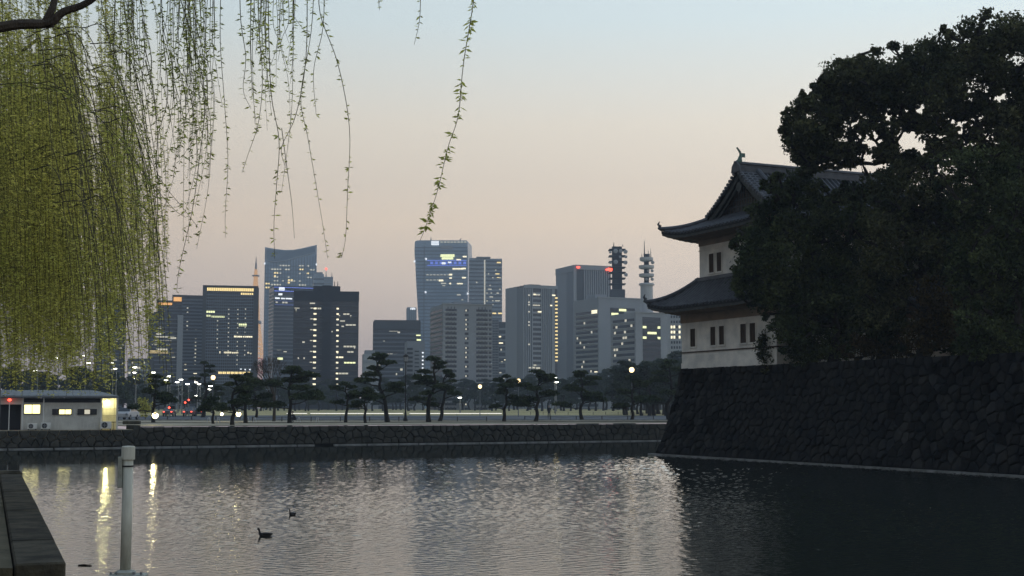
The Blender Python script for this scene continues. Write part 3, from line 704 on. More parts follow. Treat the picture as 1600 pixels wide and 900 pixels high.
upper_r = [(1488, 82, 40, 32), (1530, 56, 42, 34), (1576, 42, 44, 32), (1618, 70, 50, 55), (1500, 128, 38, 28), (1552, 108, 42, 36), (1600, 130, 40, 34), (1478, 166, 30, 18), (1520, 172, 34, 20), (1572, 188, 34, 22), (1610, 210, 42, 32), (1640, 140, 50, 60), (1460, 205, 24, 14), (1500, 235, 18, 12), (1550, 232, 30, 16), (1660, 60, 50, 50), (1680, 180, 60, 60), (1455, 160, 20, 16), (1530, 205, 12, 16)]
upper_r += [(rq.uniform(1440, 1600), rq.uniform(110, 262), rq.uniform(8, 16), rq.uniform(7, 13)) for _ in range(44)]
b1 = wall_pt(1530, 4.5)
px_tree('camphor_tree', 'tallest dark camphor tree rising to the top right corner', 'tree', b1, at(1535, 300, b1.y), upper_r, b1.y, 'camphor', 'bark_dark', 165, .12, 22, .5, .9, trunk_mid=at(1528, 440, b1.y), fill=.25)
mid_l = [(1245, 284, 32, 22), (1215, 318, 30, 26), (1190, 356, 30, 32), (1174, 398, 26, 34), (1180, 440, 30, 30), (1205, 472, 28, 24), (1228, 350, 36, 36), (1222, 405, 42, 42), (1238, 452, 40, 32), (1272, 310, 26, 20), (1280, 350, 40, 30), (1270, 400, 44, 40), (1290, 452, 44, 40), (1325, 345, 34, 26), (1330, 400, 44, 44), (1335, 460, 44, 42), (1262, 492, 34, 26), (1310, 505, 36, 28), (1205, 290, 14, 10), (1240, 505, 30, 26), (1262, 262, 18, 9), (1318, 300, 20, 14), (1345, 300, 24, 16)]
b2_ = wall_pt(1300, 1.5)
px_tree('evergreen_oak', 'dense dark evergreen tree standing directly in front of the turret', 'tree', b2_, at(1285, 430, b2_.y), mid_l, b2_.y + .5, 'evergreen', 'bark_dark', 190, .12, 23, .3, .8, trunk_mid=at(1306, 510, b2_.y), jitter=1.2)
mid_r = [(1380, 300, 40, 30), (1420, 270, 36, 26), (1370, 345, 40, 30), (1415, 325, 40, 34), (1385, 392, 36, 36), (1400, 440, 24, 34), (1460, 290, 40, 32), (1455, 345, 36, 34), (1440, 390, 36, 30), (1375, 440, 34, 34), (1370, 490, 36, 30), (1400, 520, 28, 22), (1480, 325, 30, 30)]
b3_ = wall_pt(1440, 2.2)
px_tree('evergreen_oak', 'dark round evergreen tree between the turret tree and the right hand trees', 'tree', b3_, at(1440, 400, b3_.y), mid_r, b3_.y, 'camphor', 'bark_dark', 170, .115, 24, .34, .8, trunk_mid=at(1446, 490, b3_.y), jitter=1.4)
rt = [(1505, 262, 40, 28), (1545, 275, 40, 34), (1590, 262, 40, 30), (1630, 280, 44, 44), (1500, 310, 34, 34), (1540, 340, 42, 40), (1590, 325, 42, 40), (1515, 390, 36, 34), (1560, 400, 42, 40), (1605, 390, 42, 44), (1540, 455, 36, 34), (1590, 460, 42, 40), (1530, 505, 34, 26), (1575, 515, 38, 28), (1620, 500, 44, 40), (1650, 420, 50, 50), (1640, 340, 44, 44), (1500, 430, 20, 34)]
b4_ = wall_pt(1585, 2.0)
px_tree('evergreen_oak', 'dark evergreen tree filling the right edge above the stone wall', 'tree', b4_, at(1580, 400, b4_.y), rt, b4_.y, 'evergreen', 'bark_dark', 160, .10, 25, .34, .8, trunk_mid=at(1590, 490, b4_.y), jitter=1.4)
for px_, lab, cl, lm, sd in ((1212, 'small bush overhanging the wall top at the white turret wall corner', [(1206, 545, 20, 24), (1224, 528, 24, 26), (1216, 566, 26, 18), (1240, 556, 26, 22), (1202, 522, 11, 12)], 'camphor', 31),
                             (1270, 'low dark bush on the wall top beneath the tree in front of the turret', [(1250, 548, 26, 20), (1275, 535, 28, 26), (1300, 548, 26, 18), (1322, 538, 24, 22)], 'evergreen', 32),
                             (1360, 'brownish shrub on the wall top under the middle trees', [(1345, 542, 26, 18), (1372, 532, 26, 22), (1408, 545, 26, 16)], 'russet', 33),
                             (1450, 'russet tinged shrub on the wall top among the right hand trunks', [(1440, 520, 30, 26), (1478, 500, 28, 30), (1455, 465, 28, 26)], 'russet', 34),
                             (1560, 'dark shrub on the wall top at the far right', [(1530, 540, 30, 18), (1570, 535, 30, 20), (1605, 530, 30, 22)], 'evergreen', 35)):
    bb = wall_pt(px_, .9); px_tree('shrub', lab, 'shrub', bb, bb + Vector((0, 0, .8)), cl, bb.y - .3, lm, 'bark_dark', 260, .09, sd, .07, .8, jitter=.3)
# darker trees further back on the terrace that close the gaps beneath the crowns
for i, (px_, ins, h, lab) in enumerate(((1400, 24, 9.5, 'dark evergreen glimpsed behind the trunks right of the turret'), (1500, 15, 10, 'dark evergreen deep behind the middle trunks on the terrace'), (1590, 12, 11, 'dark evergreen deep behind the rightmost trunks'), (1640, 14, 12, 'dark evergreen just past the right edge of the terrace'))):
    bb = wall_pt(px_, ins); rnd = random.Random(50 + i); pp = []
    yb = bb.y; sc2 = F / yb
    c_ = [(px_ + rnd.uniform(-85, 85), 637 - (gz - CZ + rnd.uniform(1.0, h)) * sc2, 45, 40) for _ in range(26)]
    px_tree('evergreen_oak', lab, 'tree', bb, bb + Vector((0, 0, h * .6)), c_, yb, 'evergreen', 'bark_dark', 70, .2, 60 + i, .35, .8, jitter=2)
# terrace parapet wall glimpsed behind the trees

# ------------------------------------------------------------------ skyline
def gnd(): return GZ - .2
def tower(name, label, pl, pc, pr, ytop, Y, th, depth=None, mat_='b_grey', ybase=None, cat='building', group=None):
    """building with its near corner at column pc; th = yaw of the front (right hand) face; left face runs back from the corner"""
    C0 = at(pc, ytop, Y); H = C0.z - gnd(); c, s = math.cos(th), math.sin(th)
    k = (pr - 800) / F; wd = (k * Y - C0.x) / (c - k * s)
    if pl < pc:
        k = (pl - 800) / F; dp = (C0.x - k * Y) / (s + k * c) if (s + k * c) > .01 else 20
    else: dp = depth or wd * .6
    if depth: dp = depth
    t = thing(name, label, cat, (C0.x, Y, gnd()), th, group)
    MB().box(0, wd, 0, dp, 0, H).build('facade', mat_, t)
    t['_'] = 0; del t['_']
    return t, wd, dp, H
def pxm(Y): return Y / F       # metres per photo pixel at distance Y
def bands(t, x0, x1, z0, z1, n_, frac, m, y=0.0, proud=.35, name='floor_band', side=None):
    """spandrels standing proud of the glass; side=(d0,d1) puts them on the left face instead"""
    for i in range(n_):
        a = z0 + (z1 - z0) * i / n_; b_ = a + (z1 - z0) / n_ * frac
        if side is None: cube(name, m, t, x0, x1, y - proud, y - .02, a, b_)
        else: cube(name, m, t, -proud, -.02, side[0], side[1], a, b_)
def piers(t, x0, x1, z0, z1, n_, frac, m, proud=.45, side=None, name='pier'):
    for i in range(n_ + 1):
        u = i / n_; hw = (x1 - x0) / n_ * frac / 2 if side is None else (side[1] - side[0]) / n_ * frac / 2
        if side is None: x = x0 + (x1 - x0) * u; cube(name, m, t, x - hw, x + hw, -proud, -.02, z0, z1)
        else: x = side[0] + (side[1] - side[0]) * u; cube(name, m, t, -proud, -.02, x - hw, x + hw, z0, z1)
def lits(t, cells, m='lit', proud=.12, name='lit_window', side=False):
    for (x0, x1, z0, z1) in cells:
        if side: cube(name, m, t, -proud, -.015, x0, x1, z0, z1)
        else: cube(name, m, t, x0, x1, -proud, -.015, z0, z1)
def zpx(t, py, Y): return at(800, py, Y).z - gnd()
class Bld:
    """front-face pixel addressing: columns -> local x on the front face, rows -> local z at the corner distance"""
    def __init__(s, *a, **k):
        s.pc, s.pr, s.Y = a[3], a[4], a[6]; s.t, s.w, s.d, s.H = tower(*a, **k); s.py = a[5]
    def x(s, px): return (px - s.pc) / (s.pr - s.pc) * s.w
    def z(s, py): return at(800, py, s.Y).z - gnd()
    def lit(s, cells, m='lit', h=None, proud=.12):
        lits(s.t, [(s.x(a), s.x(b_), s.z(c_), s.z(d_)) for a, c_, b_, d_ in cells], m, proud)
    def bands(s, p0, p1, y0, y1, n_, frac, m, **k): bands(s.t, s.x(p0), s.x(p1), s.z(y1), s.z(y0), n_, frac, m, **k)
    def piers(s, p0, p1, y0, y1, n_, frac, m, **k): piers(s.t, s.x(p0), s.x(p1), s.z(y1), s.z(y0), n_, frac, m, **k)
    def box(s, name, m, p0, p1, y0, y1, d0=1, d1=None): cube(name, m, s.t, s.x(p0), s.x(p1), d0, s.d - 1 if d1 is None else d1, s.z(y1), s.z(y0))
    def rand(s, p0, p1, y0, y1, n_, prob, seed, m='lit', wpx=2.2, frac=.45, run=.4):
        """scattered lit windows on n_ floors between the rows"""
        r_ = random.Random(seed); out = []
        for i in range(n_):
            ya = y0 + (y1 - y0) * i / n_; hh = (y1 - y0) / n_ * frac; x_ = p0
            while x_ < p1 - wpx:
                if r_.random() < prob:
                    k_ = wpx * (1 if r_.random() > run else r_.choice((2, 3, 4)))
                    out.append((x_, ya + hh, min(p1, x_ + k_ * .85), ya)); x_ += k_
                x_ += wpx
        s.lit(out, m)
BASE = 648
# far left block seen through the willow
b = Bld('office_block', 'tall dim block just visible through the hanging willow at the left', 150, 150, 196, 466, 650, R(17), mat_='b_glass_dark')
b.bands(150, 196, 470, BASE, 30, .3, 'line_grey'); b.rand(152, 194, 475, 600, 26, .05, 1, 'lit_dim'); b.lit([(172, y + 1.6, 174.5, y) for y in range(486, 560, 7)], 'lit_white')
b.box('roof_plant', 'b_grey_dark', 160, 182, 461, 466)
b = Bld('office_block', 'low grey block left of the stepped towers behind the street lights', 196, 200, 233, 560, 600, R(8), mat_='b_grey_dark')
b.bands(200, 233, 563, BASE, 10, .4, 'b_grey'); b.rand(201, 232, 565, 620, 7, .2, 2, 'lit_dim')
# B2
b = Bld('office_block', 'dark squat office block with a bright lit line near its foot, leftmost', 230, 233, 277, 490, 620, R(15), mat_='b_glass_dark')
b.bands(233, 277, 493, BASE, 24, .3, 'line_grey'); b.rand(236, 274, 510, 562, 8, .12, 3, 'lit_dim')
b.lit([(244, 523, 252, 520.5), (243, 527, 262, 525), (256, 525.5, 272, 524), (250, 532, 268, 530), (264, 529, 275, 526.5), (242, 539, 246, 535.5), (247, 547, 262, 544)], 'lit_dim'); b.lit([(235, 551.5, 248, 548), (248.5, 551.5, 263, 548), (263.5, 551, 272, 549)], 'lit_warm')
b.box('side_slab', 'b_grey', 276.4, 285, 492, 648, -2, 8); b.box('roof_plant', 'b_grey_dark', 240, 262, 487, 490)
# B3 stepped
b = Bld('office_tower', 'stepped grey tower whose low left shoulders carry orange lit crowns', 284, 284, 320, 461, 700, R(14), depth=35, mat_='b_glass_dark')
b.bands(284, 320, 464, BASE, 34, .45, 'line_grey'); b.lit([(292, y + 2, 294.2, y) for y in range(480, 520, 7)], 'lit_dim'); b.lit([(305, y + 2, 307.2, y) for y in range(515, 600, 6)], 'lit_dim')
b.lit([(290, 572, 293, 569), (290, 578, 294, 575), (304, 584, 309, 581)], 'lit')
b.box('shoulder', 'b_glass_dark', 248, 284, 473, 648, 2, 30); b.box('shoulder', 'b_glass_dark', 270, 284, 462, 473, 4, 28)
for y in range(478, 545, 5): cube('floor_band', 'line_grey', b.t, b.x(248), b.x(284) - .1, 1.7, 1.98, b.z(y + 1.8), b.z(y))
b.box('lit_crown', 'lit_orange', 249, 270, 473, 476.5, 1.6, 1.95); b.box('lit_crown', 'lit_orange', 272, 290, 464, 470, 1.2, 3.9); b.box('crown_slab', 'b_grey_dark', 247, 271, 469.5, 472.9, 1, 31); b.box('crown_slab', 'b_grey_dark', 270, 291, 460.5, 463.7, 1, 31)
# B4 glass slab with golden top
b = Bld('office_tower', 'wide dark gridded glass tower with a golden lit top floor', 317, 317, 399, 447, 640, R(12), depth=40, mat_='b_glass_dark')
b.bands(323, 395, 456, BASE, 40, .18, 'line_blue'); b.piers(323, 395, 449, BASE, 22, .14, 'line_blue', proud=.3); b.box('corner_pier', 'b_grey_dark', 317, 323, 447, 648, -.6, .0); b.box('corner_pier', 'b_grey_dark', 395, 403, 448, 648, -.6, 6)
b.box('roof_slab', 'b_grey_dark', 317, 402, 445.6, 447.4, -.8, 30)
b.lit([(323.5 + i * 3.27, 454, 326.2 + i * 3.27, 449.3) for i in range(22)], 'lit_warm', proud=.2)
b.lit([(375 + i * 3.3, 459.5, 377.7 + i * 3.3, 456.5) for i in range(6)], 'lit_warm')
b.lit([(323, 489, 336, 485.5), (323, 494.8, 330, 492), (331, 495.5, 351, 493)], 'lit_green'); b.lit([(373, 509, 385, 505)], 'lit_green')
b.lit([(366, 526.5, 370, 524), (371, 526.5, 379, 524.3), (380, 526.5, 394, 524.3), (344, 552, 346, 549), (351, 552, 362, 549.4), (363, 552, 373, 549.8), (387, 552, 389.5, 549.5), (391, 552.5, 393, 550.5)], 'lit')
b.lit([(343 + i * 6.2, 584, 348.4 + i * 6.2, 580.6) for i in range(8)], 'lit_warm'); b.lit([(383, 578, 385, 576), (376, 577, 378.5, 575.5), (390, 578, 392.5, 576)], 'lit_white')
for x_, (y0, y1, st__) in {340.4: (500, 548, 7), 357.3: (482, 560, 7.2), 371.3: (482, 575, 7.2), 382.7: (481, 560, 7.2)}.items():
    y = y0
    while y < y1: b.lit([(x_ - .8, y + 2, x_ + .8, y)], 'lit_dim'); y += st__
# broadcasting tower behind
YT = 1500; tp_ = at(399.5, 447, YT); TT = thing('lattice_tower', 'slim orange lit lattice broadcasting tower peeking between two dark blocks', 'tower', (tp_.x, YT, gnd()))
def tw(z0, w0, z1, w1, n_, m, nm='lattice_section'):
    mbx = MB(); prev = None
    for i in range(n_ + 1):
        u = i / n_; z = z0 + (z1 - z0) * u; hw = (w0 + (w1 - w0) * u) / 2; cs = [(-hw, -hw, z), (hw, -hw, z), (hw, hw, z), (-hw, hw, z)]
        for q in range(4): mbx.tube([cs[q], cs[(q + 1) % 4]], .3, 4, False)
        if prev:
            for q in range(4): mbx.tube([prev[q], cs[q]], .5, 4, False); mbx.tube([prev[q], cs[(q + 1) % 4]], .3, 4, False); mbx.tube([prev[(q + 1) % 4], cs[q]], .3, 4, False)
        prev = cs
    return mbx.build(nm, m, TT)
zt = lambda py: at(800, py, YT).z - gnd()
tw(0, 40, zt(560), 17, 7, 'tower_red', 'lattice_base'); tw(zt(560), 17, zt(500), 8, 8, 'tower_orange'); tw(zt(500), 8, zt(447), 4.6, 9, 'tower_orange'); tw(zt(447), 4.2, zt(421), 2, 6, 'tower_orange')
MB().tube([(0, 0, zt(421)), (0, 0, zt(410))], [1.2, .9], 6).build('mast', 'grey_metal', TT); MB().tube([(0, 0, zt(410)), (0, 0, zt(401))], [.6, .3], 6).build('antenna', 'grey_metal', TT)
MB().box(-6, 6, -6, 6, zt(506), zt(501)).build('observation_deck', 'b_grey', TT, bevel=.6); MB().box(-3.4, 3.4, -3.4, 3.4, zt(432), zt(430)).build('upper_deck', 'b_grey', TT)
# B5 slanted crown tower
Y5 = 1300; c5 = at(410, 640, Y5)
TS = thing('glass_tower', 'tall blue glass tower with a dipping slanted crown edged by a pale line', 'building', (c5.x, Y5, gnd()), R(9))
k5 = pxm(Y5) * .985; x5 = lambda p: (p - 410) * k5; z5 = lambda py: at(800, py, Y5).z - gnd()
top = [(410, 386), (425, 388.5), (440, 390), (455, 389.6), (470, 386.5), (492, 381)]
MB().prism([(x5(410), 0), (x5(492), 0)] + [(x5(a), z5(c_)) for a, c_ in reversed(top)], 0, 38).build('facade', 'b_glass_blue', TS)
lo = [(412, 405), (418, 408.5), (428, 409.5), (442, 407), (460, 402), (476, 397.5), (489, 393.5)]
MB().tube([(x5(a), -.5, z5(c_)) for a, c_ in [(412, 388)] + lo + [(489.5, 383)]], .45, 5).build('crown_edge', 'b_light', TS)
MB().prism([(x5(a), z5(c_) + 1) for a, c_ in lo] + [(x5(488), z5(384)), (x5(470), z5(388)), (x5(455), z5(391)), (x5(440), z5(391.5)), (x5(413), z5(389))], -.3, -.05).build('crown_panel', 'line_blue', TS)
for i in range(19): cube('mullion', 'line_blue', TS, x5(411 + i * 4.4) - .35, x5(411 + i * 4.4) + .35, -.5, -.02, 0, z5(412 - .8 * i))
for i in range(34): cube('floor_line', 'line_blue', TS, x5(410), x5(492), -.25, -.02, z5(416 + i * 6), z5(415 + i * 6))
rr = random.Random(9); cl = []
for i in range(9):
    for _ in range(7 if i < 6 else 3):
        p = rr.uniform(414, 484); p = 410 + round((p - 410) / 4.4) * 4.4 + .3; k_ = rr.choice((1, 1, 2)); yy = 412 + i * 6 + 1.5
        if p + 4.4 * k_ < 490: cl.append((x5(p), x5(p + 4.4 * k_ - .7), z5(yy + 2), z5(yy)))
lits(TS, cl, 'lit_dim', .35)
lits(TS, [(x5(a), x5(b2), z5(y + 2.2), z5(y)) for a, b2, y in ((424, 431, 425), (424, 429, 430), (447, 455, 436), (446, 451, 440), (465, 471, 419), (412, 418, 442), (412, 418, 448), (476, 480, 425))], 'lit_warm', .36)
for p, y in ((410, 412), (491.5, 412)): MB().box(x5(p) - .6, x5(p) + .6, -1.2, -.1, z5(y) - .8, z5(y) + .8).build('beacon', 'lit_white', TS)
# B8 behind right
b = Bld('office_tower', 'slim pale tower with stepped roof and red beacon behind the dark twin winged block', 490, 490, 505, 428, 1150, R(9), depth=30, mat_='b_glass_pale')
b.bands(490, 505, 430, 648, 30, .35, 'line_grey'); b.box('lower_wing', 'b_glass_pale', 505, 518, 432, 648, 1, 28); b.box('roof_step', 'b_grey', 491, 503, 425, 428)
for y in (434, 438, 442, 446): cube('floor_band', 'b_grey', b.t, b.x(505), b.x(518), .5, .98, b.z(y + 1.2), b.z(y))
MB().tube([(b.x(508), 5, b.z(432)), (b.x(508), 5, b.z(421))], [.5, .2], 5).build('antenna', 'grey_metal', b.t); MB().lathe([(.1, 0), (.9, .8), (.9, 1.6), (.1, 2.2)], 6).build('beacon', 'lit_red', b.t).location = (b.x(508), 5, b.z(421))
MB().tube([(b.x(516.5), 5, b.z(432)), (b.x(516.5), 5, b.z(424))], [.4, .2], 5).build('antenna', 'grey_metal', b.t)
# B6 blue banded
b = Bld('office_tower', 'mid height tower with a glowing blue band and white sign under its roof', 419, 428, 492, 447, 860, R(20), mat_='b_glass_dark')
b.bands(428, 492, 458, 648, 32, .35, 'line_grey'); bands(b.t, 0, 0, 0, b.z(452), 34, .42, 'b_grey', side=(0, b.d))
b.box('roof_slab', 'b_grey_dark', 428, 492, 446.5, 448, -.6, 20)
b.lit([(430, 454, 488, 448.2)], 'b_grey_dark', proud=.5); b.lit([(428.5, 449.2, 490, 448.2), (428.5, 455, 490, 453.9)], 'lit_blue', proud=.62); b.lit([(435.5, 453.6, 444, 448.8)], 'lit_white', proud=.75); b.lit([(436.5, 452, 443, 451.4)], 'b_grey_dark', proud=.8)
b.lit([(435, 461, 441, 458), (430, 467, 437, 464.5), (439, 467, 445, 465), (446, 467, 456, 465)], 'lit_white'); b.lit([(431, 473, 434, 471), (441, 473.5, 444.5, 471), (445.5, 473.5, 449, 471)], 'lit_dim'); b.lit([(430, 470, 459, 469.2), (430, 476, 459, 475.2)], 'lit_blue', proud=.3)
b.lit([(432 + i * 5, 516.5, 435 + i * 5, 515.3) for i in range(5)], 'lit_dim'); b.lit([(435, 562, 443, 558.5)], 'lit_green'); b.lit([(434, 547, 441, 545.5), (444, 550, 449, 548.5)], 'lit_dim')
# B7 dark twin wing block
b = Bld('office_block', 'near black twin winged office block with a windowless central shaft', 459, 459, 560, 455, 560, R(8), depth=28, mat_='b_glass_dark')
for (p0, p1) in ((459, 503), (517, 560)):
    b.bands(p0, p1, 470, BASE, 21, .22, 'b_grey_dark'); b.box('roof_fascia', 'b_black', p0, p1 + .3, 454.5, 470, -.5, .0)
b.box('core_shaft', 'b_black', 503, 517, 446, 648, -2.2, 10); b.box('penthouse', 'b_black', 489, 531, 446, 455, 1, 20)
fl = (648 - 470) / 21
for i in range(1, 16):
    y = 470 + i * fl + 1.9
    b.lit([(490, y + 2.4, 494.5, y), (525.5, y + 2.4, 529, y)], 'lit' if i % 4 else 'lit_dim')
    if i % 2: b.lit([(485, y + 1.4, 489, y)], 'lit_dim')
b.lit([(484, 474.6, 492, 472.6), (460.5, 482, 468, 480.8)], 'lit_dim')
for i, (p0, p1, mm) in {1: (496, 502, 'lit_dim'), 2: (536, 546, 'lit_dim'), 4: (540, 556, 'lit_dim'), 8: (537, 556, 'lit_dim'), 10: (530, 537, 'lit'), 11: (538, 556, 'lit_green'), 9: (543, 553, 'lit_dim'), 13: (530, 545, 'lit_dim')}.items():
    y = 470 + i * fl + 1.9; n__ = max(2, int((p1 - p0) / 4.5)); b.lit([(p0 + q * (p1 - p0) / n__, y + 2.4, p0 + (q + .88) * (p1 - p0) / n__, y) for q in range(n__)], mm)
b.rand(460, 486, 475, 600, 15, .03, 77, 'lit_dim'); b.rand(518, 559, 475, 600, 15, .03, 78, 'lit_dim')
for x_ in (522, 527): MB().tube([(b.x(x_), 3, b.z(446)), (b.x(x_), 3, b.z(438))], [.2, .1], 4).build('antenna', 'black_metal', b.t)
# between
b = Bld('low_block', 'small pale block with rooftop kit left of the rounded dark office block', 566, 568, 592, 553, 700, R(10), mat_='b_light')
b.bands(568, 592, 556, BASE, 8, .45, 'b_grey'); b.box('roof_plant', 'b_grey', 571, 586, 547, 553); b.rand(569, 590, 562, 590, 3, .2, 12, 'lit_dim')
b = Bld('office_tower', 'narrow grey tower top with a lit sign peeking above the rounded block', 636, 636, 650, 480, 1000, R(6), depth=20, mat_='b_glass_pale')
b.piers(636, 650, 482, 648, 4, .3, 'line_blue'); b.lit([(641, 484, 648.5, 480.8)], 'lit_white')
b = Bld('office_block', 'dark rounded office block with lit stair windows on its right edge', 583, 583, 657, 502, 720, R(6), depth=34, mat_='b_glass_dark')
b.bands(583, 657, 516, BASE, 20, .35, 'line_grey'); b.box('roof_fascia', 'b_grey_dark', 584.5, 656, 500, 514, -.7, .0); b.lit([(649.5, 513, 655.5, 507), (650, 524.5, 657, 521), (651, 532, 657.5, 529.5)], 'lit_green'); b.lit([(608, 517.6, 622, 517)], 'lit_dim'); b.rand(586, 648, 518, 590, 10, .02, 13, 'lit_dim')
b.lit([(605, 555, 608, 552.5), (609, 554, 614, 552.5), (616, 555, 620, 553)], 'lit_dim')
b = Bld('office_block', 'pale low block in front of the rounded one, with a column of small bright windows', 632, 636, 664, 533, 560, R(8), mat_='b_grey')
b.lit([(648, y + 1.8, 655, y) for y in range(548, 610, 6)], 'b_glass_dark', proud=.1)
b.bands(636, 645, 540, BASE, 16, .5, 'b_grey_dark'); b.lit([(659.5, y + 2, 661.8, y) for y in range(550, 600, 6)], 'lit_white'); b.box('shaft', 'b_grey_dark', 656, 664.5, 532, 648, -.6, -.14) if False else None
# B12 tapering tower
Y12 = 1250; z12 = lambda py: at(800, py, Y12).z - gnd(); k12 = pxm(Y12); x12 = lambda p: (p - 646) * k12
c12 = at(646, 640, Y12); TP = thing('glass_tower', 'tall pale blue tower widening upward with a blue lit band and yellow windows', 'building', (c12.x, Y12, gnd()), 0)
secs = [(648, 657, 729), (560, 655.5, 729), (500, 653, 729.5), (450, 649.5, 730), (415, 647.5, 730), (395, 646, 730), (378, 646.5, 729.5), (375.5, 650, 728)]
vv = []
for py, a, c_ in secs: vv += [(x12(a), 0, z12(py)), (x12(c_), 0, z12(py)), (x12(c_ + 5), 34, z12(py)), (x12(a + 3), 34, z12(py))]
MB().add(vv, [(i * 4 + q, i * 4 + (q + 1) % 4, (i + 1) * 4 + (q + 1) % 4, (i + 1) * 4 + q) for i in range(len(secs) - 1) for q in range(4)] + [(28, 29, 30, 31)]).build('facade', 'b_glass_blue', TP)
def edge12(py):
    for (y0, a0, _), (y1, a1, _) in zip(secs, secs[1:]):
        if y1 <= py <= y0: return a0 + (a1 - a0) * (y0 - py) / (y0 - y1)
    return 650
for i in range(46):
    y = 386 + i * 5.4; cube('floor_line', 'line_blue', TP, x12(edge12(y) + .5), x12(729), -.5, -.02, z12(y + 1.6), z12(y))
cube('corner_glass', 'line_grey', TP, x12(661), x12(662), -.8, -.5, z12(560), z12(384))
L12 = lambda cells, m, pr=.7: lits(TP, [(x12(a), x12(c_), z12(y1), z12(y0)) for a, y0, c_, y1 in cells], m, pr)
L12([(672.5 + i * 3.1, 376.8, 675 + i * 3.1, 379.4) for i in range(4)] + [(672.5 + i * 3.1, 380.2, 675 + i * 3.1, 383) for i in range(4)], 'lit_white'); L12([(687, 384, 706, 389)], 'b_light', .75)
L12([(687, 397.5, 709, 401.5), (689, 402.2, 707, 405.5)], 'lit_green', .8); L12([(687 + i * 5.3, 377.5, 690.5 + i * 5.3, 379) for i in range(8)], 'lit_dim')
L12([(666, 406.8, 728, 408), (666, 414, 728, 415.2)], 'lit_blue', .9); L12([(671 + i * 7.4, 409, 675.5 + i * 7.4, 412.8) for i in range(8)], 'lit_blue', .8); L12([(689, 410, 695, 413), (699, 409, 704, 411)], 'lit_white', 1.0)
L12([(722, 400, 728, 402), (721, 433, 727, 435), (706, 419, 723, 421), (701, 428, 705.5, 430.5), (701, 433.5, 705, 435.5), (684.5, 437, 691.5, 439.5), (701, 442, 704, 444), (720, 418.5, 727, 420.6), (712, 405, 719, 407), (713, 442.5, 722, 444)], 'lit')
L12([(665 + i * 5.5, 429, 668.5 + i * 5.5, 430.2) for i in range(7)] + [(665 + i * 5.5, 437, 668.5 + i * 5.5, 438) for i in range(4)] + [(688, 442, 696, 443.6), (690, 446, 695, 447), (713, 460, 719, 461.5), (720, 468, 723, 469)], 'lit_dim')
for p, y in ((646.5, 409), (664.5, 405), (664, 457), (730, 459)): cube('beacon', 'lit_white', TP, x12(p) - .7, x12(p) + .7, -2, -.9, z12(y) - .7, z12(y) + .9)
for p, dx in ((671, 0), (716, 3)): MB().tube([(x12(p), 8, z12(376)), (x12(p + dx), 8, z12(369 if dx == 0 else 370))], [.6, .3], 5).build('roof_crane', 'grey_metal', TP)
# B13
b = Bld('residential_tower', 'tall grey balconied tower split by one bright vertical line', 733, 733, 757, 403, 1150, R(2), depth=30, mat_='b_glass_pale')
b.t['label'] = 'tall grey balconied tower split by one bright vertical line'
b.box('facade_wing', 'b_glass_pale', 758.2, 784, 404, 648, 0, 30)
b.box('crown_disc', 'b_grey', 744, 766, 401.4, 403.2, -2, 20)
for i in range(40):
    y = 407 + i * 6; cube('balcony_band', 'line_grey', b.t, b.x(733), b.x(755.6), -.9, -.02, b.z(y + 2), b.z(y)); cube('balcony_band', 'line_grey', b.t, b.x(759.2), b.x(784), -.9, -.02, b.z(y + 2), b.z(y))
cube('light_line', 'lit_dim', b.t, b.x(756.3), b.x(758.0), -.7, -.1, b.z(476), b.z(406))
b.lit([(776, 411, 782, 409), (774, 428.5, 780, 426.5), (776, 434, 782, 432), (769, 490.5, 775, 488.5), (778, 490.5, 784, 488.5), (778, 439, 783, 437)], 'lit_warm'); b.rand(760, 783, 420, 480, 10, .12, 5, 'lit_dim'); b.rand(735, 754, 440, 450, 2, .25, 6, 'lit_dim')
# gap blocks
b = Bld('office_block', 'pale lattice fronted block peeking between the beige ministry and the ribbed tower', 768, 768, 779, 500, 800, R(0), depth=20, mat_='b_glass_dark')
b.bands(768, 779, 500, 648, 36, .4, 'b_grey'); b.piers(768, 779, 500, 648, 5, .35, 'b_grey', proud=.5)
b = Bld('office_block', 'dim stepped dark block wedged left of the ribbed tower', 779, 779, 803, 503, 850, R(0), depth=24, mat_='b_grey_dark')
b.bands(779, 803, 507, BASE, 16, .35, 'b_grey'); b.lit([(779, 527, 783, 525), (779, 537, 786, 535), (783, 567, 786, 565), (788, 563, 791, 561.5)], 'lit'); b.rand(780, 800, 545, 600, 6, .12, 15, 'lit_dim')
# B14 ministry
b = Bld('government_block', 'grey beige office block with thirteen deep window bands and a corner toward us', 672, 692, 769, 475, 520, R(16), mat_='b_grey')
zb, zt_ = b.z(648), b.z(479); n14 = 23
for i in range(n14):
    a = zt_ - (i + 1) * 7.36 * pxm(520) + .05; a1 = a + .52 * 7.36 * pxm(520)
    for (p0, p1) in ((696, 713.5), (744, 762), (763.5, 768)): cube('window_band', 'b_glass_dark', b.t, b.x(p0), b.x(p1), -.03, .3, a, a1)
    cube('window_band', 'b_glass_dark', b.t, -.03, .3, 1, b.d - 1, a, a1)
    cube('window_band', 'b_glass_dark', b.t, b.x(726), b.x(732), -.03, .3, a, a1)
    cube('sill_band', 'b_light', b.t, b.x(693), b.x(714), -.3, -.05, a - .42, a - .02); cube('sill_band', 'b_light', b.t, b.x(743.5), b.x(769), -.3, -.05, a - .42, a - .02); cube('sill_band', 'b_grey', b.t, -.3, -.05, .3, b.d - .3, a - .42, a - .02)
    if i % 2 == 0 or i in (3, 9): lits(b.t, [(b.x(727), b.x(729), a + .1, a1 - .2)], 'lit_dim', .15)
for p in (700, 705, 710, 748, 753, 758): cube('pier', 'b_grey_dark', b.t, b.x(p) - .15, b.x(p) + .15, -.1, .0, zb, zt_)
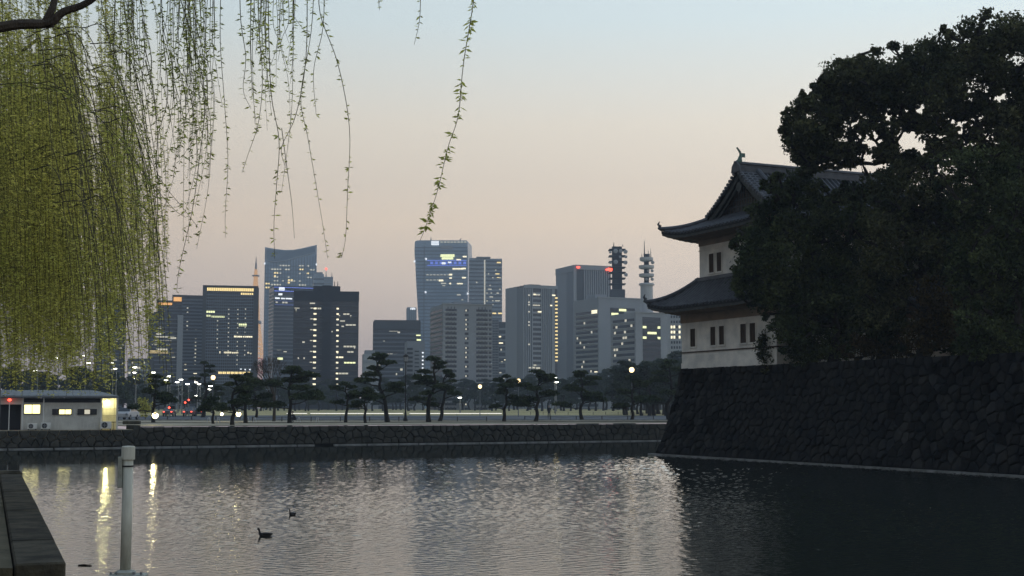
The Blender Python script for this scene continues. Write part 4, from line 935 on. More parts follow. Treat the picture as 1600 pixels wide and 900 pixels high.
b.box('penthouse', 'b_grey', 712, 738, 470, 475, 2, 12); b.box('roof_parapet', 'b_light', 691.5, 769.5, 474, 475.2, -.35, 1)
# B17 ribbed tower
b = Bld('government_tower', 'grey vertically ribbed tower with a bright column of lights on its right edge', 791, 818, 871, 446, 760, R(24), mat_='b_glass_dark')
b.piers(818, 831, 448, 648, 4, .5, 'b_grey', proud=.6); b.piers(846, 862, 448, 648, 5, .5, 'b_grey', proud=.6); b.box('roof_fascia', 'b_grey', 818, 871, 445, 450, -.8, 0); b.box('corner_pier', 'b_grey', 862, 866, 450, 648, -.7, 0)
b.bands(831, 846, 452, 648, 26, .42, 'b_grey', proud=.3); cube('side_wall', 'b_grey', b.t, -.5, -.02, b.d * .35, b.d, 0, b.H); piers(b.t, 0, 0, 0, b.H - 1, 6, .5, 'b_grey', .5, side=(0, b.d * .34))
b.lit([(867.5, y + 2, 870.5, y) for y in [463 + i * 5.8 for i in range(18)]], 'lit_warm', proud=.9)
b.lit([(824.5, y + 2, 827, y) for y in (460, 471, 475, 486, 502, 507, 537)] + [(832 + i * 4, y + 1.8, 835 + i * 4, y) for y in (459, 475.5) for i in range(3)] + [(826, 575.5, 829, 573.5), (831, 575.5, 835, 573), (837, 576, 843, 573.6), (833, 571, 837, 569.5)], 'lit_dim', proud=.7)
b.lit([(833, 460.3, 836, 458.6), (840, 487.5, 845, 485.5), (862, 460.8, 867, 458.8), (859, 477, 862, 475)], 'lit', proud=.8)
b.box('roof_plant', 'b_grey_dark', 828, 846, 443.5, 446)
# B18
b = Bld('government_tower', 'taller grey ribbed tower with red beacons along its flat roof', 870, 898, 955, 414, 840, R(22), mat_='b_glass_dark')
b.piers(913, 951, 420, 648, 11, .52, 'b_grey', proud=.6); b.box('roof_fascia', 'b_grey', 898, 955, 413.6, 421, -.9, 0); b.box('recess_panel', 'b_grey_dark', 900, 911, 421, 648, -.2, 0); b.box('corner_pier', 'b_grey', 895.5, 900, 414, 648, -.7, 0)
cube('side_wall', 'b_grey', b.t, -.5, -.02, b.d * .42, b.d, 0, b.H); piers(b.t, 0, 0, 0, b.H - 1, 7, .5, 'b_grey', .5, side=(0, b.d * .4)); cube('side_fascia', 'b_grey', b.t, -.8, -.5, 0, b.d, b.H - 4, b.H)
for p, y in ((902, 419), (948, 421), (954.5, 421)): cube('beacon', 'lit_red', b.t, b.x(p) - .9, b.x(p) + .9, -2, -1, b.z(y), b.z(y) + 1.0)
b.lit([(942, 422.5, 955, 420.8)], 'lit_red', proud=1.2) if False else None
# B19a police block with communications mast
b = Bld('government_block', 'large grey frame fronted block carrying the dark dish covered mast', 897, 935, 1004, 465, 640, R(26), mat_='b_grey')
for i in range(25):
    a = b.z(485 + i * 7.7); cube('window_band', 'b_glass_dark', b.t, -.04, .3, .8, b.d - 2, a - 1.25, a)
    cube('sill_band', 'b_light', b.t, -.35, -.05, .4, b.d - 1, a - 1.75, a - 1.27)
b.lit([(953, 484, 992, 480)], 'b_glass_dark'); b.lit([(967, 485, 978, 481.4)], 'lit_green', proud=.3); b.lit([(955, 493, 966, 488)], 'lit_green'); b.lit([(953, 492, 975, 480)], 'b_grey_dark', proud=.05)
b.box('roof_parapet', 'b_light', 934, 1004, 463.6, 465.2, -.4, 1); b.box('roof_hall', 'b_grey', 940, 958, 458, 465, 6, 14)
rr = random.Random(3)
lits(b.t, [(q, q + 1.2, b.z(485 + i * 7.7) - 1.2, b.z(485 + i * 7.7) - .1) for i in range(0, 16) for q in [rr.uniform(1, b.d - 4)] if rr.random() < .6], 'lit_dim', .12, side=True)
lits(b.t, [(1.2, 6.5, b.z(488) - .4, b.z(488) + 1.3), (1.2, 4, b.z(583), b.z(580))], 'lit', .12, side=True)
Ym = 655; mp_ = at(966, 640, Ym); mz = lambda py: at(800, py, Ym).z; mk = pxm(Ym)
MT = thing('communications_mast', 'dark square mast with stacked platforms and round dishes on the grey block', 'mast', (mp_.x, Ym, mz(466)))
mh = lambda py: mz(py) - mz(466)
MB().box(-7.5 * mk, 7.5 * mk, 0, 4.5, mh(468), mh(385)).build('shaft', 'b_black', MT); MB().box(-11 * mk, 12 * mk, -.4, 5, mh(466), mh(452)).build('plinth', 'b_grey_dark', MT, bevel=.3)
for i, py in enumerate((443, 434, 425, 417, 408, 399, 389)):
    MB().slab([(-13 * mk, -1.6), (13 * mk, -1.6), (13 * mk, 6), (-13 * mk, 6)], mh(py + 1.5), mh(py)).build('platform', 'b_black', MT, bevel=.15)
def dish(t, x, y, z, r, m='b_light'):
    o = MB().lathe([(.15 * r, -.35 * r), (r, 0), (r * .96, .12 * r), (.05, -.15 * r)], 12).build('dish', m, t, True); o.location = (x, y, z); o.rotation_euler = (R(90), 0, 0)
for (p, py, r_) in ((-3, 393, 3.6), (5, 393, 3.2), (12.5, 394, 3.4), (13, 402, 2.4), (12.5, 411, 3.2), (-3, 410, 3.6), (-11, 411, 2.2), (13, 430, 3), (-11.5, 395, 2), (4, 402, 2)): dish(MT, p * mk, -2.1, mh(py), r_ * mk)
MB().tube([(-5 * mk, 1, mh(385)), (-5 * mk, 1, mh(378))], [.3, .1], 5).build('antenna', 'black_metal', MT); MB().tube([(9 * mk, 1, mh(385)), (9 * mk, 1, mh(381))], [.2, .1], 5).build('antenna', 'black_metal', MT)
MB().lathe([(.5, 0), (1.2, .5), (1.0, 1.6), (.2, 2)], 8, (-10.5 * mk, 2)).build('beacon', 'lit_red', MT).location = (0, 0, mh(423))
# B19b
b = Bld('police_block', 'pale grey block with a dark central window bay below the round white drum tower', 954, 993, 1043, 488, 560, R(26), mat_='b_grey')
for i in range(22):
    a = b.z(497 + i * 9.0); cube('window_band', 'b_glass_dark', b.t, -.04, .3, 1, b.d - 2, a - 1.2, a); cube('sill_band', 'b_light', b.t, -.3, -.05, .5, b.d - 1, a - 1.6, a - 1.22)
lits(b.t, [(q, q + 1.4, b.z(497 + i * 9.0) - 1.1, b.z(497 + i * 9.0) - .1) for i in range(0, 12) for q in (rr.uniform(1, b.d - 4), rr.uniform(1, b.d - 4)) if rr.random() < .75], 'lit_dim', .12, side=True)
b.lit([(1004, 648, 1032, 495)], 'b_glass_dark'); [b.lit([(1004, y + 3, 1032, y)], 'b_grey_dark', proud=.3) for y in range(500, 640, 9)]
b.lit([(1004, 512.5, 1009, 509), (1027, 512.5, 1031, 509), (1011, 521.5, 1025, 518), (1004, 529, 1009, 525.5), (1027, 529, 1031, 525.5)], 'lit_green', proud=.4); b.box('roof_parapet', 'b_light', 992.5, 1043, 487, 488.3, -.4, 1)
Yd = 572; dp_ = at(1012, 640, Yd); dz = lambda py: at(800, py, Yd).z; dk = pxm(Yd)
DT = thing('drum_tower', 'white cylindrical antenna tower ringed by three round platforms and a tall spike', 'tower', (dp_.x, Yd, dz(488)))
dh = lambda py: dz(py) - dz(488)
MB().lathe([(9.8 * dk, 0), (9.8 * dk, dh(446))], 20).build('drum', 'b_white', DT, False); MB().lathe([(12 * dk, dh(446)), (12.3 * dk, dh(444.4)), (11 * dk, dh(442.6))], 20).build('drum_rim', 'b_white', DT)
MB().lathe([(4 * dk, dh(443)), (4 * dk, dh(398))], 10).build('core', 'b_black', DT)
for y0, y1, r_ in ((433.5, 428, 11.8), (420.5, 415, 12), (408.5, 402.5, 10.5)):
    MB().lathe([(r_ * .75 * dk, dh(y0)), (r_ * dk, dh(y0 - 1.5)), (r_ * dk, dh(y1)), (r_ * .9 * dk, dh(y1))], 20).build('ring_platform', 'b_white', DT)
for (p, py, r_) in ((8, 437, 2.6), (-1, 437, 2.2), (8, 424, 2.4), (9, 411, 2.8), (2, 424, 2)): dish(DT, p * dk, -8 * dk, dh(py), r_ * dk)
MB().tube([(-3 * dk, 0, dh(402)), (-3 * dk, 0, dh(376))], [.35, .1], 5).build('spire', 'grey_metal', DT)
for p, py in ((3, 391), (7, 388), (-7, 396)): MB().tube([(p * dk, 0, dh(402)), (p * dk, 0, dh(py))], [.2, .08], 5).build('whip_antenna', 'grey_metal', DT)
MB().box(-4 * dk, 5 * dk, -1, 1, dh(402), dh(397)).build('cap_box', 'b_grey_dark', DT)
b = Bld('office_block', 'pale block with a tidy grid of small windows tucked beside the castle turret', 1041, 1041, 1078, 488, 600, R(-8), depth=30, mat_='b_light')
for i in range(10):
    for j in range(7):
        p = 1048 + j * 4.2; y = 493 + i * 8; lt = i in (2, 3, 4) and j in (0, 1, 3)
        lits(b.t, [(b.x(p), b.x(p + 2.6), b.z(y + 4), b.z(y))], 'lit' if lt else 'b_glass_dark', .1, 'window')
b.box('roof_plant', 'b_grey_dark', 1050, 1070, 484, 488, 4, 12)

# ------------------------------------------------------------------ pines
def make_pine(name, h, lean, spread, pads, seed, m='pine', lowest=.35, n_leaf=340, size=.2, flat=.22, label=None, group=None):
    rnd = random.Random(seed); rs = np.random.default_rng(seed)
    t = thing(name, label or '', 'tree', (0, 0, 0), 0, group)
    x = y = 0; pts = [Vector((0, 0, -.3))]
    for i in range(1, 8):
        u = i / 7; pts.append(Vector((lean * u * h * .5 + rnd.uniform(-.14, .14) * h * .3, rnd.uniform(-.1, .1) * h * .3, h * .93 * u)))
    tp = smoothpath(pts, 3); r0 = .026 * h + .08
    MB().tube(tp, [r0 * (1.2 if i < 2 else 1) * (1 - .75 * i / (len(tp) - 1)) for i in range(len(tp))], 7).build('trunk', 'bark_dark', t, True)
    lb = MB(); P = []
    for k in range(pads):
        u = k / (pads - 1) if pads > 1 else 1; zz = h * (lowest + (1 - lowest) * u ** .85); j = min(len(tp) - 1, int(zz / (h * .95) * (len(tp) - 1))); o = tp[j]
        a = rnd.uniform(0, 6.28) if k else rnd.choice((0, 3.14)); rad = spread * (1 - .72 * u ** 1.4) * rnd.uniform(.45, 1.0) if k < pads - 1 else 0
        if k % 2 == 0: a = (0 if (k // 2) % 2 else math.pi) + rnd.uniform(-.5, .5)
        c = Vector((o.x + math.cos(a) * rad, o.y + math.sin(a) * rad, zz + rnd.uniform(-.02, .03) * h)); rx = spread * rnd.uniform(.42, .66) * (1 - .32 * u)
        branch(lb, o - Vector((0, 0, .05 * h)), c - Vector((0, 0, .04 * h)), r0 * .35, r0 * .12, rnd, 5, .10, 5)
        for _ in range(4): branch(lb, c - Vector((0, 0, .04 * h)), c + Vector((rnd.uniform(-1, 1) * rx * .7, rnd.uniform(-1, 1) * rx * .7, 0)), r0 * .12, .01, rnd, 3, .1, 4)
        n_ = int(1.8 * n_leaf * rx * rx / 1.4) + 70
        for _ in range(5):   # each pad is itself several flat cushions
            cc = np.array(c) + np.array([rnd.uniform(-.6, .6) * rx, rnd.uniform(-.6, .6) * rx, rnd.uniform(-.09, .12) * rx]); q = rs.normal(size=(n_ // 5, 3)); q /= np.linalg.norm(q, axis=1)[:, None]
            q *= rs.uniform(.35, 1.05, (len(q), 1)); q[:, 2] = np.abs(q[:, 2]) * .9 - .15
            P.append(cc + q * np.array([rx * .62, rx * .62, rx * flat * 1.5]))
    lb.build('branches', 'bark_dark', t)
    P = np.concatenate(P); v, f = leaf_quads(P, size, rs, flat=.3, aspect=.35); np_mesh('crown', v, f, 4, M[m], t)
    return t
protos = {}
FRONT = [  # base px, base py, top py, spread px, lean, seed, label
    (240, 660, 590, 28, .0, 1, 'dark layered pine beside the bright floodlight by the grey building'),
    (317, 652, 569, 22, .1, 2, 'tall thin pine behind the lit globe lamp at the left'),
    (334, 662, 622, 26, -.1, 3, 'low umbrella shaped pine standing in front of the traffic lights'),
    (363, 664, 588, 30, .1, 4, 'bushy pine between the two bright headlights'),
    (384, 661, 586, 26, .15, 5, 'slanting pine just right of the bright headlights'),
    (400, 652, 594, 24, -.1, 6, 'slim pine set back below the bare tree'),
    (453, 661, 577, 46, .05, 7, 'broad spreading pine with a dark figure at its foot'),
    (540, 660, 600, 26, .05, 8, 'small upright pine with a short trunk below the black office block'),
    (572, 661, 610, 22, -.05, 9, 'thin small pine between two larger pines right of the dark office block'),
    (606, 659, 556, 34, -.35, 10, 'tall leaning pine with a flat top left of the unlit black lantern'),
    (670, 659, 561, 30, .16, 11, 'tall twin layered pine right of the black lantern'),
    (686, 658, 580, 24, .25, 12, 'slimmer pine leaning right close behind the tall twin layered one'),
    (787, 658, 589, 26, .12, 13, 'medium pine right beside a glowing globe lamp'),
    (836, 658, 580, 32, .15, 14, 'broad dark pine beside the standing person'),
    (910, 656, 583, 32, -.04, 15, 'domed pine standing alone on the right part of the lawn edge'),
    (986, 657, 590, 28, .12, 16, 'pine with a leaning trunk beneath the brightest globe lamp at right'),
    (1046, 656, 566, 34, .0, 17, 'tall thick pine hard against the corner of the castle wall'),
]
for (px_, by, ty, spx, ln, sd, lab) in FRONT:
    bp_ = on(px_, by, GZ); Yp = bp_.y
    h = (by - ty) * Yp / F
    t = make_pine('pine_tree', h, ln, spx * Yp / F, 9 if h > 4.5 else 7, sd + 40, 'pine', label=lab, lowest=.33 if h > 4 else .52, group='pines along the moat promenade', size=.2, flat=.27)
    t.location = bp_
# wood behind the lawn
pf = [make_pine('pine_tree', 10, random.uniform(-.1, .1), 3.6, 11, 300 + i, 'pine_far', lowest=.3, n_leaf=90, size=.42, flat=.3) for i in range(5)]
rnd = random.Random(77); nth = 0
BG = []
for i in range(96):
    p = 205 + i * (870 / 96) + rnd.uniform(-4, 4); Yq = rnd.choice((395, 430, 470, 520)) + rnd.uniform(-10, 10)
    ty = 600 if p < 560 else (597 if p < 900 else 597 - (p - 900) * .22)
    ty += rnd.uniform(-9, 8); BG.append((p, Yq, ty))
for i in range(26): BG.append((rnd.uniform(975, 1075), rnd.uniform(250, 330), rnd.uniform(565, 590)))
for i in range(22): BG.append((-20 + i * 11 + rnd.uniform(-4, 4), rnd.uniform(250, 420), rnd.uniform(575, 600)))
LM = [(60, 'behind the left half of the grey building'), (150, 'behind the lit end of the grey building'), (232, 'under the fringe of the willow curtain'), (285, 'below the squat block with the bright lit line'), (320, 'below the stepped tower with orange crowns'), (400, 'below the gridded tower with the golden top'), (459, 'behind the bare tree'), (503, 'below the left wing of the near black block'), (560, 'below the right wing of the near black block'),
      (600, 'in the gap right of the near black block'), (657, 'below the rounded dark office block'), (720, 'below the left part of the banded beige block'), (790, 'below the right part of the banded beige block'), (871, 'below the ribbed tower with the column of lights'), (930, 'below the taller ribbed tower with red beacons'), (985, 'below the grey block with the dark mast'), (1035, 'below the block with the white drum tower'), (1200, 'beside the castle wall corner')]
def far_label(p, Yq, i):
    d = 'near wood pine ' if Yq < 345 else ('front rank wood pine ' if Yq < 415 else ('middle rank wood pine ' if Yq < 460 else 'rearmost wood pine '))
    return d + next(t_ for x_, t_ in LM if p <= x_)

FP = []
for i, (p, Yq, ty) in enumerate(BG):
    z0 = GZ + (.03 + .52 * min(1, max(0, (Yq - 292) / 108)) if Yq > 262 else 0)
    q = at(p, 640, Yq); h = at(p, ty, Yq).z - z0
    src = pf[i % 5]; o = src if i < 5 else copy_tree(src)
    o.location = (q.x, Yq, z0); o.rotation_euler = (0, 0, rnd.uniform(0, 6.28)); o.scale = (h / 10 * rnd.uniform(.9, 1.2), h / 10 * rnd.uniform(.9, 1.2), h / 10)
    o['group'] = 'far pines forming the wood behind the lawn'; o['label'] = far_label(p, Yq, i); FP.append((o['label'], p, o))
ORD = ['leftmost', 'second', 'third', 'fourth', 'fifth', 'sixth', 'seventh', 'eighth', 'ninth', 'tenth', 'eleventh', 'twelfth', 'thirteenth', 'fourteenth', 'fifteenth', 'sixteenth']
for lb_ in set(f[0] for f in FP):
    g = sorted([f for f in FP if f[0] == lb_], key=lambda f: f[1])
    for k_, f in enumerate(g):
        if len(g) > 1: f[2]['label'] = (ORD[k_] if k_ < len(g) - 1 else 'rightmost') + ' ' + lb_
# bare tree
bp_ = at(428, 655, 150); bp_.z = GZ
t = thing('bare_tree', 'leafless tree with a fan of fine twigs in front of the slanted glass tower', 'tree', bp_)
rnd = random.Random(4); mb_ = MB(); mb_.tube([(0, 0, -.3), (.05, 0, 1.5), (0, .05, 3)], [.2, .16, .13], 7); mb_.build('trunk', 'bark', t); mb_ = MB()
def fork(p, d, L_, r, n_):
    q = p + d * L_; mb_.tube([p, (p + q) / 2 + Vector((rnd.uniform(-1, 1), rnd.uniform(-1, 1), 0)) * L_ * .05, q], [r, r * .8, r * .6], 4, False)
    if n_:
        for _ in range(3 if n_ > 1 else 4): fork(q, (d + Vector((rnd.uniform(-.7, .7), rnd.uniform(-.7, .7), rnd.uniform(-.1, .5)))).normalized(), L_ * rnd.uniform(.6, .8), r * .6, n_ - 1)
for _ in range(6): fork(Vector((0, 0, rnd.uniform(2.2, 3))), Vector((rnd.uniform(-.8, .8), rnd.uniform(-.6, .6), 1)).normalized(), 1.6, .07, 4)
mb_.build('twigs', 'bark', t)
# yellow lit shrub
q = on(227, 655, GZ); px_tree('shrub', 'round yellow green shrub lit up by the floodlight', 'shrub', q, q + Vector((0, 0, 1.2)), [(222, 632, 7, 9), (232, 634, 7, 9), (228, 642, 10, 7)], q.y, 'willow', 'bark', 120, .10, 71, .06, .8, jitter=.3)

# ------------------------------------------------------------------ lamps
def globe_lamp(px_, gy, Yl, label, r=.26, on_=True):
    g = at(px_, gy, Yl); t = thing('street_lamp', label, 'lamp', (g.x, Yl, GZ), 0, 'globe street lamps'); h = g.z - GZ
    MB().lathe([(.11, 0), (.11, .35), (.06, .5), (.05, h - r - .25)], 8).build('pole', 'grey_metal', t)
    MB().lathe([(.05, h - r - .3), (.14, h - r - .12), (.16, h - r)], 10).build('collar', 'black_metal', t)
    MB().lathe([(.12, h - r), (r * .9, h - r * .5), (r, h + r * .1), (r * .8, h + r * .75), (.1, h + r)], 12).build('globe', 'lamp_warm', t, True)
    MB().lathe([(.12, h + r), (.1, h + r + .08), (.02, h + r + .16)], 8).build('cap', 'black_metal', t)
globe_lamp(750, 604, 262, 'warm globe lamp, leftmost of the three right of the black lantern', .36)
globe_lamp(810, 595, 222, 'warm globe lamp standing right of the medium pine', .32)
globe_lamp(987, 578, 172, 'brightest and highest warm globe lamp near the castle wall', .32)
globe_lamp(333, 590, 185, 'warm globe lamp at the left above the umbrella pine', .30)
q = on(633.5, 658, GZ); t = thing('street_lamp', 'tall unlit black lantern lamp between two tall pines', 'lamp', q); h = (658 - 553) * q.y / F
MB().lathe([(.26, 0), (.26, .25), (.16, .4), (.11, .9), (.07, 1.2), (.055, h - 1.0)], 10).build('pole', 'black_metal', t)
MB().lathe([(.06, h - 1.0), (.2, h - .95), (.2, h - .88)], 6).build('lantern_base', 'black_metal', t)
MB().lathe([(.19, h - .88), (.28, h - .38)], 6).build('lantern_glass', 'b_light', t)
MB().lathe([(.34, h - .38), (.22, h - .15), (.07, h - .08), (.03, h)], 6).build('lantern_roof', 'black_metal', t)
for k_ in range(6): MB().tube([(.19 * math.cos(k_ * 1.047), .19 * math.sin(k_ * 1.047), h - .88), (.285 * math.cos(k_ * 1.047), .285 * math.sin(k_ * 1.047), h - .38)], .015, 4).build('frame_bar', 'black_metal', t)
HL = [(60, 545, 240, 'highest on the far left through the willow'), (92, 559, 260, 'second from the left, through the willow'), (134, 556, 250, 'above the grey building roof, through the willow'), (141, 567, 280, 'just below and right of another above the building roof'),
      (177, 567, 270, 'above the right end of the building roof'), (182, 576, 300, 'lower one above the right end of the building roof'), (213, 574, 280, 'at the fringe of the willow curtain'), (213, 582, 330, 'middle one at the fringe of the willow curtain'), (211, 591, 380, 'lowest at the fringe of the willow curtain'),
      (242, 582, 270, 'above the lit shrub'), (240, 589, 330, 'lower one above the lit shrub'), (262, 594, 300, 'just right of the pine by the floodlight'), (266, 588, 280, 'right of the pine by the floodlight'), (279, 597, 330, 'lower of a pair left of the thin pine'), (285, 593, 300, 'upper of a pair left of the thin pine'),
      (295, 600, 320, 'close left of the thin pine'), (309, 597, 350, 'close left of the thin pine, dimmer'), (313, 600, 360, 'behind the thin pine trunk'), (331, 603, 320, 'just under the warm globe lamp'), (330, 608, 380, 'lowest under the warm globe lamp'), (308, 618, 400, 'low, in front of the traffic'), (343, 613, 380, 'low, right of the warm globe lamp'), (412, 615, 420, 'low behind the broad spreading pine'),
      (105, 579, 420, 'faint and low behind the willow'), (58, 579, 400, 'faint behind the willow left of the others'), (719, 621, 330, 'small white between the twin layered pine and the globe lamps'), (867, 590, 320, 'upper white on the right behind the broad dark pine'), (869, 597, 380, 'lower white on the right behind the broad dark pine'), (542, 599, 420, 'tiny behind the gap right of the dark office block')]
for (p, y, Yl, lab) in HL:
    g = at(p, y, Yl); t = thing('street_lamp', 'white road lamp ' + lab, 'lamp', (g.x, Yl, GZ), 0, 'tall white road lamps'); h = g.z - GZ; s_ = Yl / 260
    MB().lathe([(.14 * s_, 0), (.06 * s_, h - .1)], 6).build('pole', 'grey_metal', t); MB().tube([(0, 0, h - .15), (.0, -.5 * s_, h + .05), (0, -1.0 * s_, h + .1)], .05 * s_, 5).build('arm', 'grey_metal', t)
    MB().box(-.24 * s_, .24 * s_, -1.45 * s_, -.8 * s_, h + .02, h + .2).build('lamp_head', 'grey_metal', t, bevel=.04); MB().lathe([(.05, h - .14 * s_), (.36 * s_, h - .08 * s_), (.36 * s_, h + .015)], 8, (0, -1.1 * s_)).build('lens', 'lamp_white', t)
# floodlights on low posts
for px_, py_, b_y, r_, lab in ((243, 649, 664, 1.0, 'glaring yellow floodlight on a short white post near the grey building'), (347, 647, 659, .6, 'smaller glaring floodlight on a low post behind the umbrella pine'), (373, 647, 659, .95, 'glaring yellow floodlight between the two bushy slanting pines')):
    q = on(px_, b_y, GZ); t = thing('floodlight', lab, 'lamp', q, 0, 'floodlights'); h = at(px_, py_, q.y).z - GZ
    MB().lathe([(.12, 0), (.12, h - .3), (.08, h - .2)], 10).build('post', 'grey_metal', t); MB().lathe([(.05, -.05), (.2 * r_, -.02), (.27 * r_, .2), (.1, .3)], 14).build('housing', 'black_metal', t).location = (0, 0, h)
    hs = t.children[-1]; hs.rotation_euler = (R(-90), 0, 0); hs.location = (0, -.12, h)
    g = MB().lathe([(.02, -.03), (.18 * r_, -.05), (.27 * r_, 0), (.02, .02)], 16).build('lens', 'flood', t); g.rotation_euler = (R(-90), 0, 0); g.location = (0, -.17, h)
    lt = bpy.data.objects.new('floodlight_beam', bpy.data.lights.new('floodlight_beam', 'POINT')); link(lt, t); lt.location = (0, -.5, h); lt.data.energy = 60 * r_; lt.data.color = (1, .86, .45); lt.data.shadow_soft_size = .15
# signals and traffic
for i, (p, y, Yl, lab) in enumerate(((265, 637, 200, 'left of the umbrella pine'), (290, 629, 215, 'lower of a close pair'), (295.5, 625, 222, 'upper of a close pair'))):
    g = at(p, y, Yl); t = thing('traffic_signal', 'traffic signal showing red, ' + lab, 'traffic light', (g.x, Yl, GZ), 0, 'red traffic signals'); h = g.z - GZ
    MB().lathe([(.08, 0), (.07, h + .2)], 6).build('pole', 'grey_metal', t); MB().box(-.2, .75, -.2, .1, h - .2, h + .25).build('housing', 'black_metal', t, bevel=.03); MB().lathe([(.02, -.03), (.16, 0), (.16, .05)], 10).build('red_lens', 'lit_red', t); t.children[-1].location = (0, -.22, h); t.children[-1].rotation_euler = (R(90), 0, 0)
def car(p, y, Yc, face, label, body_m, seed, lamps='head', sc_=1.0, name='car'):
    g = at(p, 640, Yc); t = thing(name, label, 'car', (g.x, Yc, GZ + .004), face)
    prof = [(-2.15, .3), (-2.2, .75), (-1.9, .95), (-1.35, 1.0), (-.7, 1.45), (.9, 1.48), (1.7, 1.05), (2.15, .95), (2.2, .35)]
    mb2 = MB(); n_ = len(prof); ws = [.84, .86, .84, .82, .66, .66, .8, .84, .84]
    vv = [(x, -w_, z) for (x, z), w_ in zip(prof, ws)] + [(x, w_, z) for (x, z), w_ in zip(prof, ws)]
    mb2.add(vv, [tuple(range(n_)), tuple(range(2 * n_ - 1, n_ - 1, -1))] + [(i, i + n_, (i + 1) % n_ + n_, (i + 1) % n_) for i in range(n_)]); mb2.build('body', body_m, t, bevel=.05)
    MB().add([(-1.33, -.74, 1.02), (-1.33, .74, 1.02), (-.78, .62, 1.44), (-.78, -.62, 1.44)], [(0, 1, 2, 3)]).build('windscreen', 'glassy', t).location = (-.03, 0, .02)
    for sg in (-1, 1):
        MB().add([(-1.2, sg * .82, 1.03), (-.7, sg * .70, 1.40), (.85, sg * .70, 1.42), (1.5, sg * .81, 1.06)], [(0, 1, 2, 3)]).build('side_window', 'glassy', t)
        for x in (-1.4, 1.35):
            wh = MB().lathe([(.2, -.1), (.32, -.1), (.33, 0), (.32, .1), (.2, .1)], 14).build('wheel', 'rubber', t); wh.location = (x, sg * .78, .32); wh.rotation_euler = (R(90), 0, 0)
            MB().lathe([(.02, -.105), (.2, -.105), (.2, .105), (.02, .105)], 10).build('rim', 'grey_metal', wh)
        h_ = MB().lathe([(.02, -.02), (.13, -.01), (.13, .04)], 10).build('headlight', 'head' if lamps == 'head' else 'grey_metal', t); h_.location = (-2.2, sg * .6, .68); h_.rotation_euler = (0, R(-90), 0)
        MB().box(2.14, 2.2, sg * .62 - .14, sg * .62 + .14, .72, .88).build('tail_light', 'lit_red', t)
    return t
def yaw_to_cam(p): return math.pi / 2 + math.atan2(-(p - 800), F) * -1
t = car(199, 650, 168, R(88), 'pale car parked beyond the right end of the grey building', 'car_white', 2, 'off')
for p, Yc, lab in ((265, 230, 'dark car driving away with small red tail lights below the signals'), (296, 235, 'dark car driving away near the umbrella pine'), (312, 240, 'dark car driving away just behind the umbrella pine')):
    car(p, 640, Yc, R(-90) + .1, lab, 'car_dark', 3, 'off')
# added glowing bar along the kerb, standing in for a headlight trail
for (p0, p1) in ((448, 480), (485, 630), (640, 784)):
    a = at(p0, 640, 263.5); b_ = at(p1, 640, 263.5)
    t = thing('headlight_trail_bar', 'glowing bar standing in for headlight trail along the far kerb of the avenue, ' + {448: 'left stretch', 485: 'middle stretch', 640: 'right stretch'}[p0], 'light trail', (a.x, 263.5, GZ)); Ln = b_.x - a.x
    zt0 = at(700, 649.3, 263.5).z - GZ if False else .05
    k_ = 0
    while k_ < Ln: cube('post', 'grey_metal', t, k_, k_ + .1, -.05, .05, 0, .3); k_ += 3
    cube('trail_glow', 'strip', t, 0, Ln, -.06, .02, .32, .43); cube('rail', 'grey_metal', t, 0, Ln, .03, .1, .28, .5)  # posts and rail are made up to carry the trail's glow
# rope fences
def rope_fence(p0, p1, Yf, label, z0=GZ, st__=2.6, hh=.62):
    a = at(p0, 640, Yf); b_ = at(p1, 640, Yf); t = thing('rope_fence', label, 'fence', (a.x, Yf, z0)); Ln = b_.x - a.x; n_ = int(Ln / st__)
    for i in range(n_ + 1): cube('post', 'bark', t, i * st__ - .05, i * st__ + .05, -.05, .05, 0, hh)
    for zz in (.55,): 
        pts = []
        for i in range(n_):
            for q in (0, .5): pts.append((i * st__ + q * st__, 0, hh * zz / .62 - (.08 if q else 0)))
        MB().tube(pts + [(n_ * st__, 0, hh * .88)], .015, 4).build('rope', 'bark', t)
rope_fence(790, 1062, 285, 'low post fence across the yellow lawn at the right', GZ + .02)
rope_fence(395, 780, 150, 'low post fence along the promenade below the middle pines', GZ, 3.2, .5)
rope_fence(820, 1050, 160, 'low post fence at the near edge of the right lawn', GZ, 3.0, .5)
rope_fence(262, 392, 170, 'low post fence in front of the headlights', GZ, 3.0, .5)
for i, (p, lab) in enumerate(((326, 'left of the umbrella pine trunk'), (341, 'right of the umbrella pine trunk'), (387, 'beside the slanting pine'), (398, 'right of the slanting pine'), (467, 'beside the crouching figure'), (496, 'between the broad pine and the small upright pine'))):
    q = on(p, 660, GZ); t = thing('trestle', 'small white folding trestle ' + lab, 'barrier', q, 0, 'small white trestles')
    for sg in (-1, 1): MB().tube([(sg * .16, 0, 0), (sg * .05, 0, .5)], .035, 5).build('leg', 'white_paint', t)
    MB().tube([(-.1, 0, .28), (.1, 0, .28)], .02, 5).build('crossbar', 'white_paint', t)

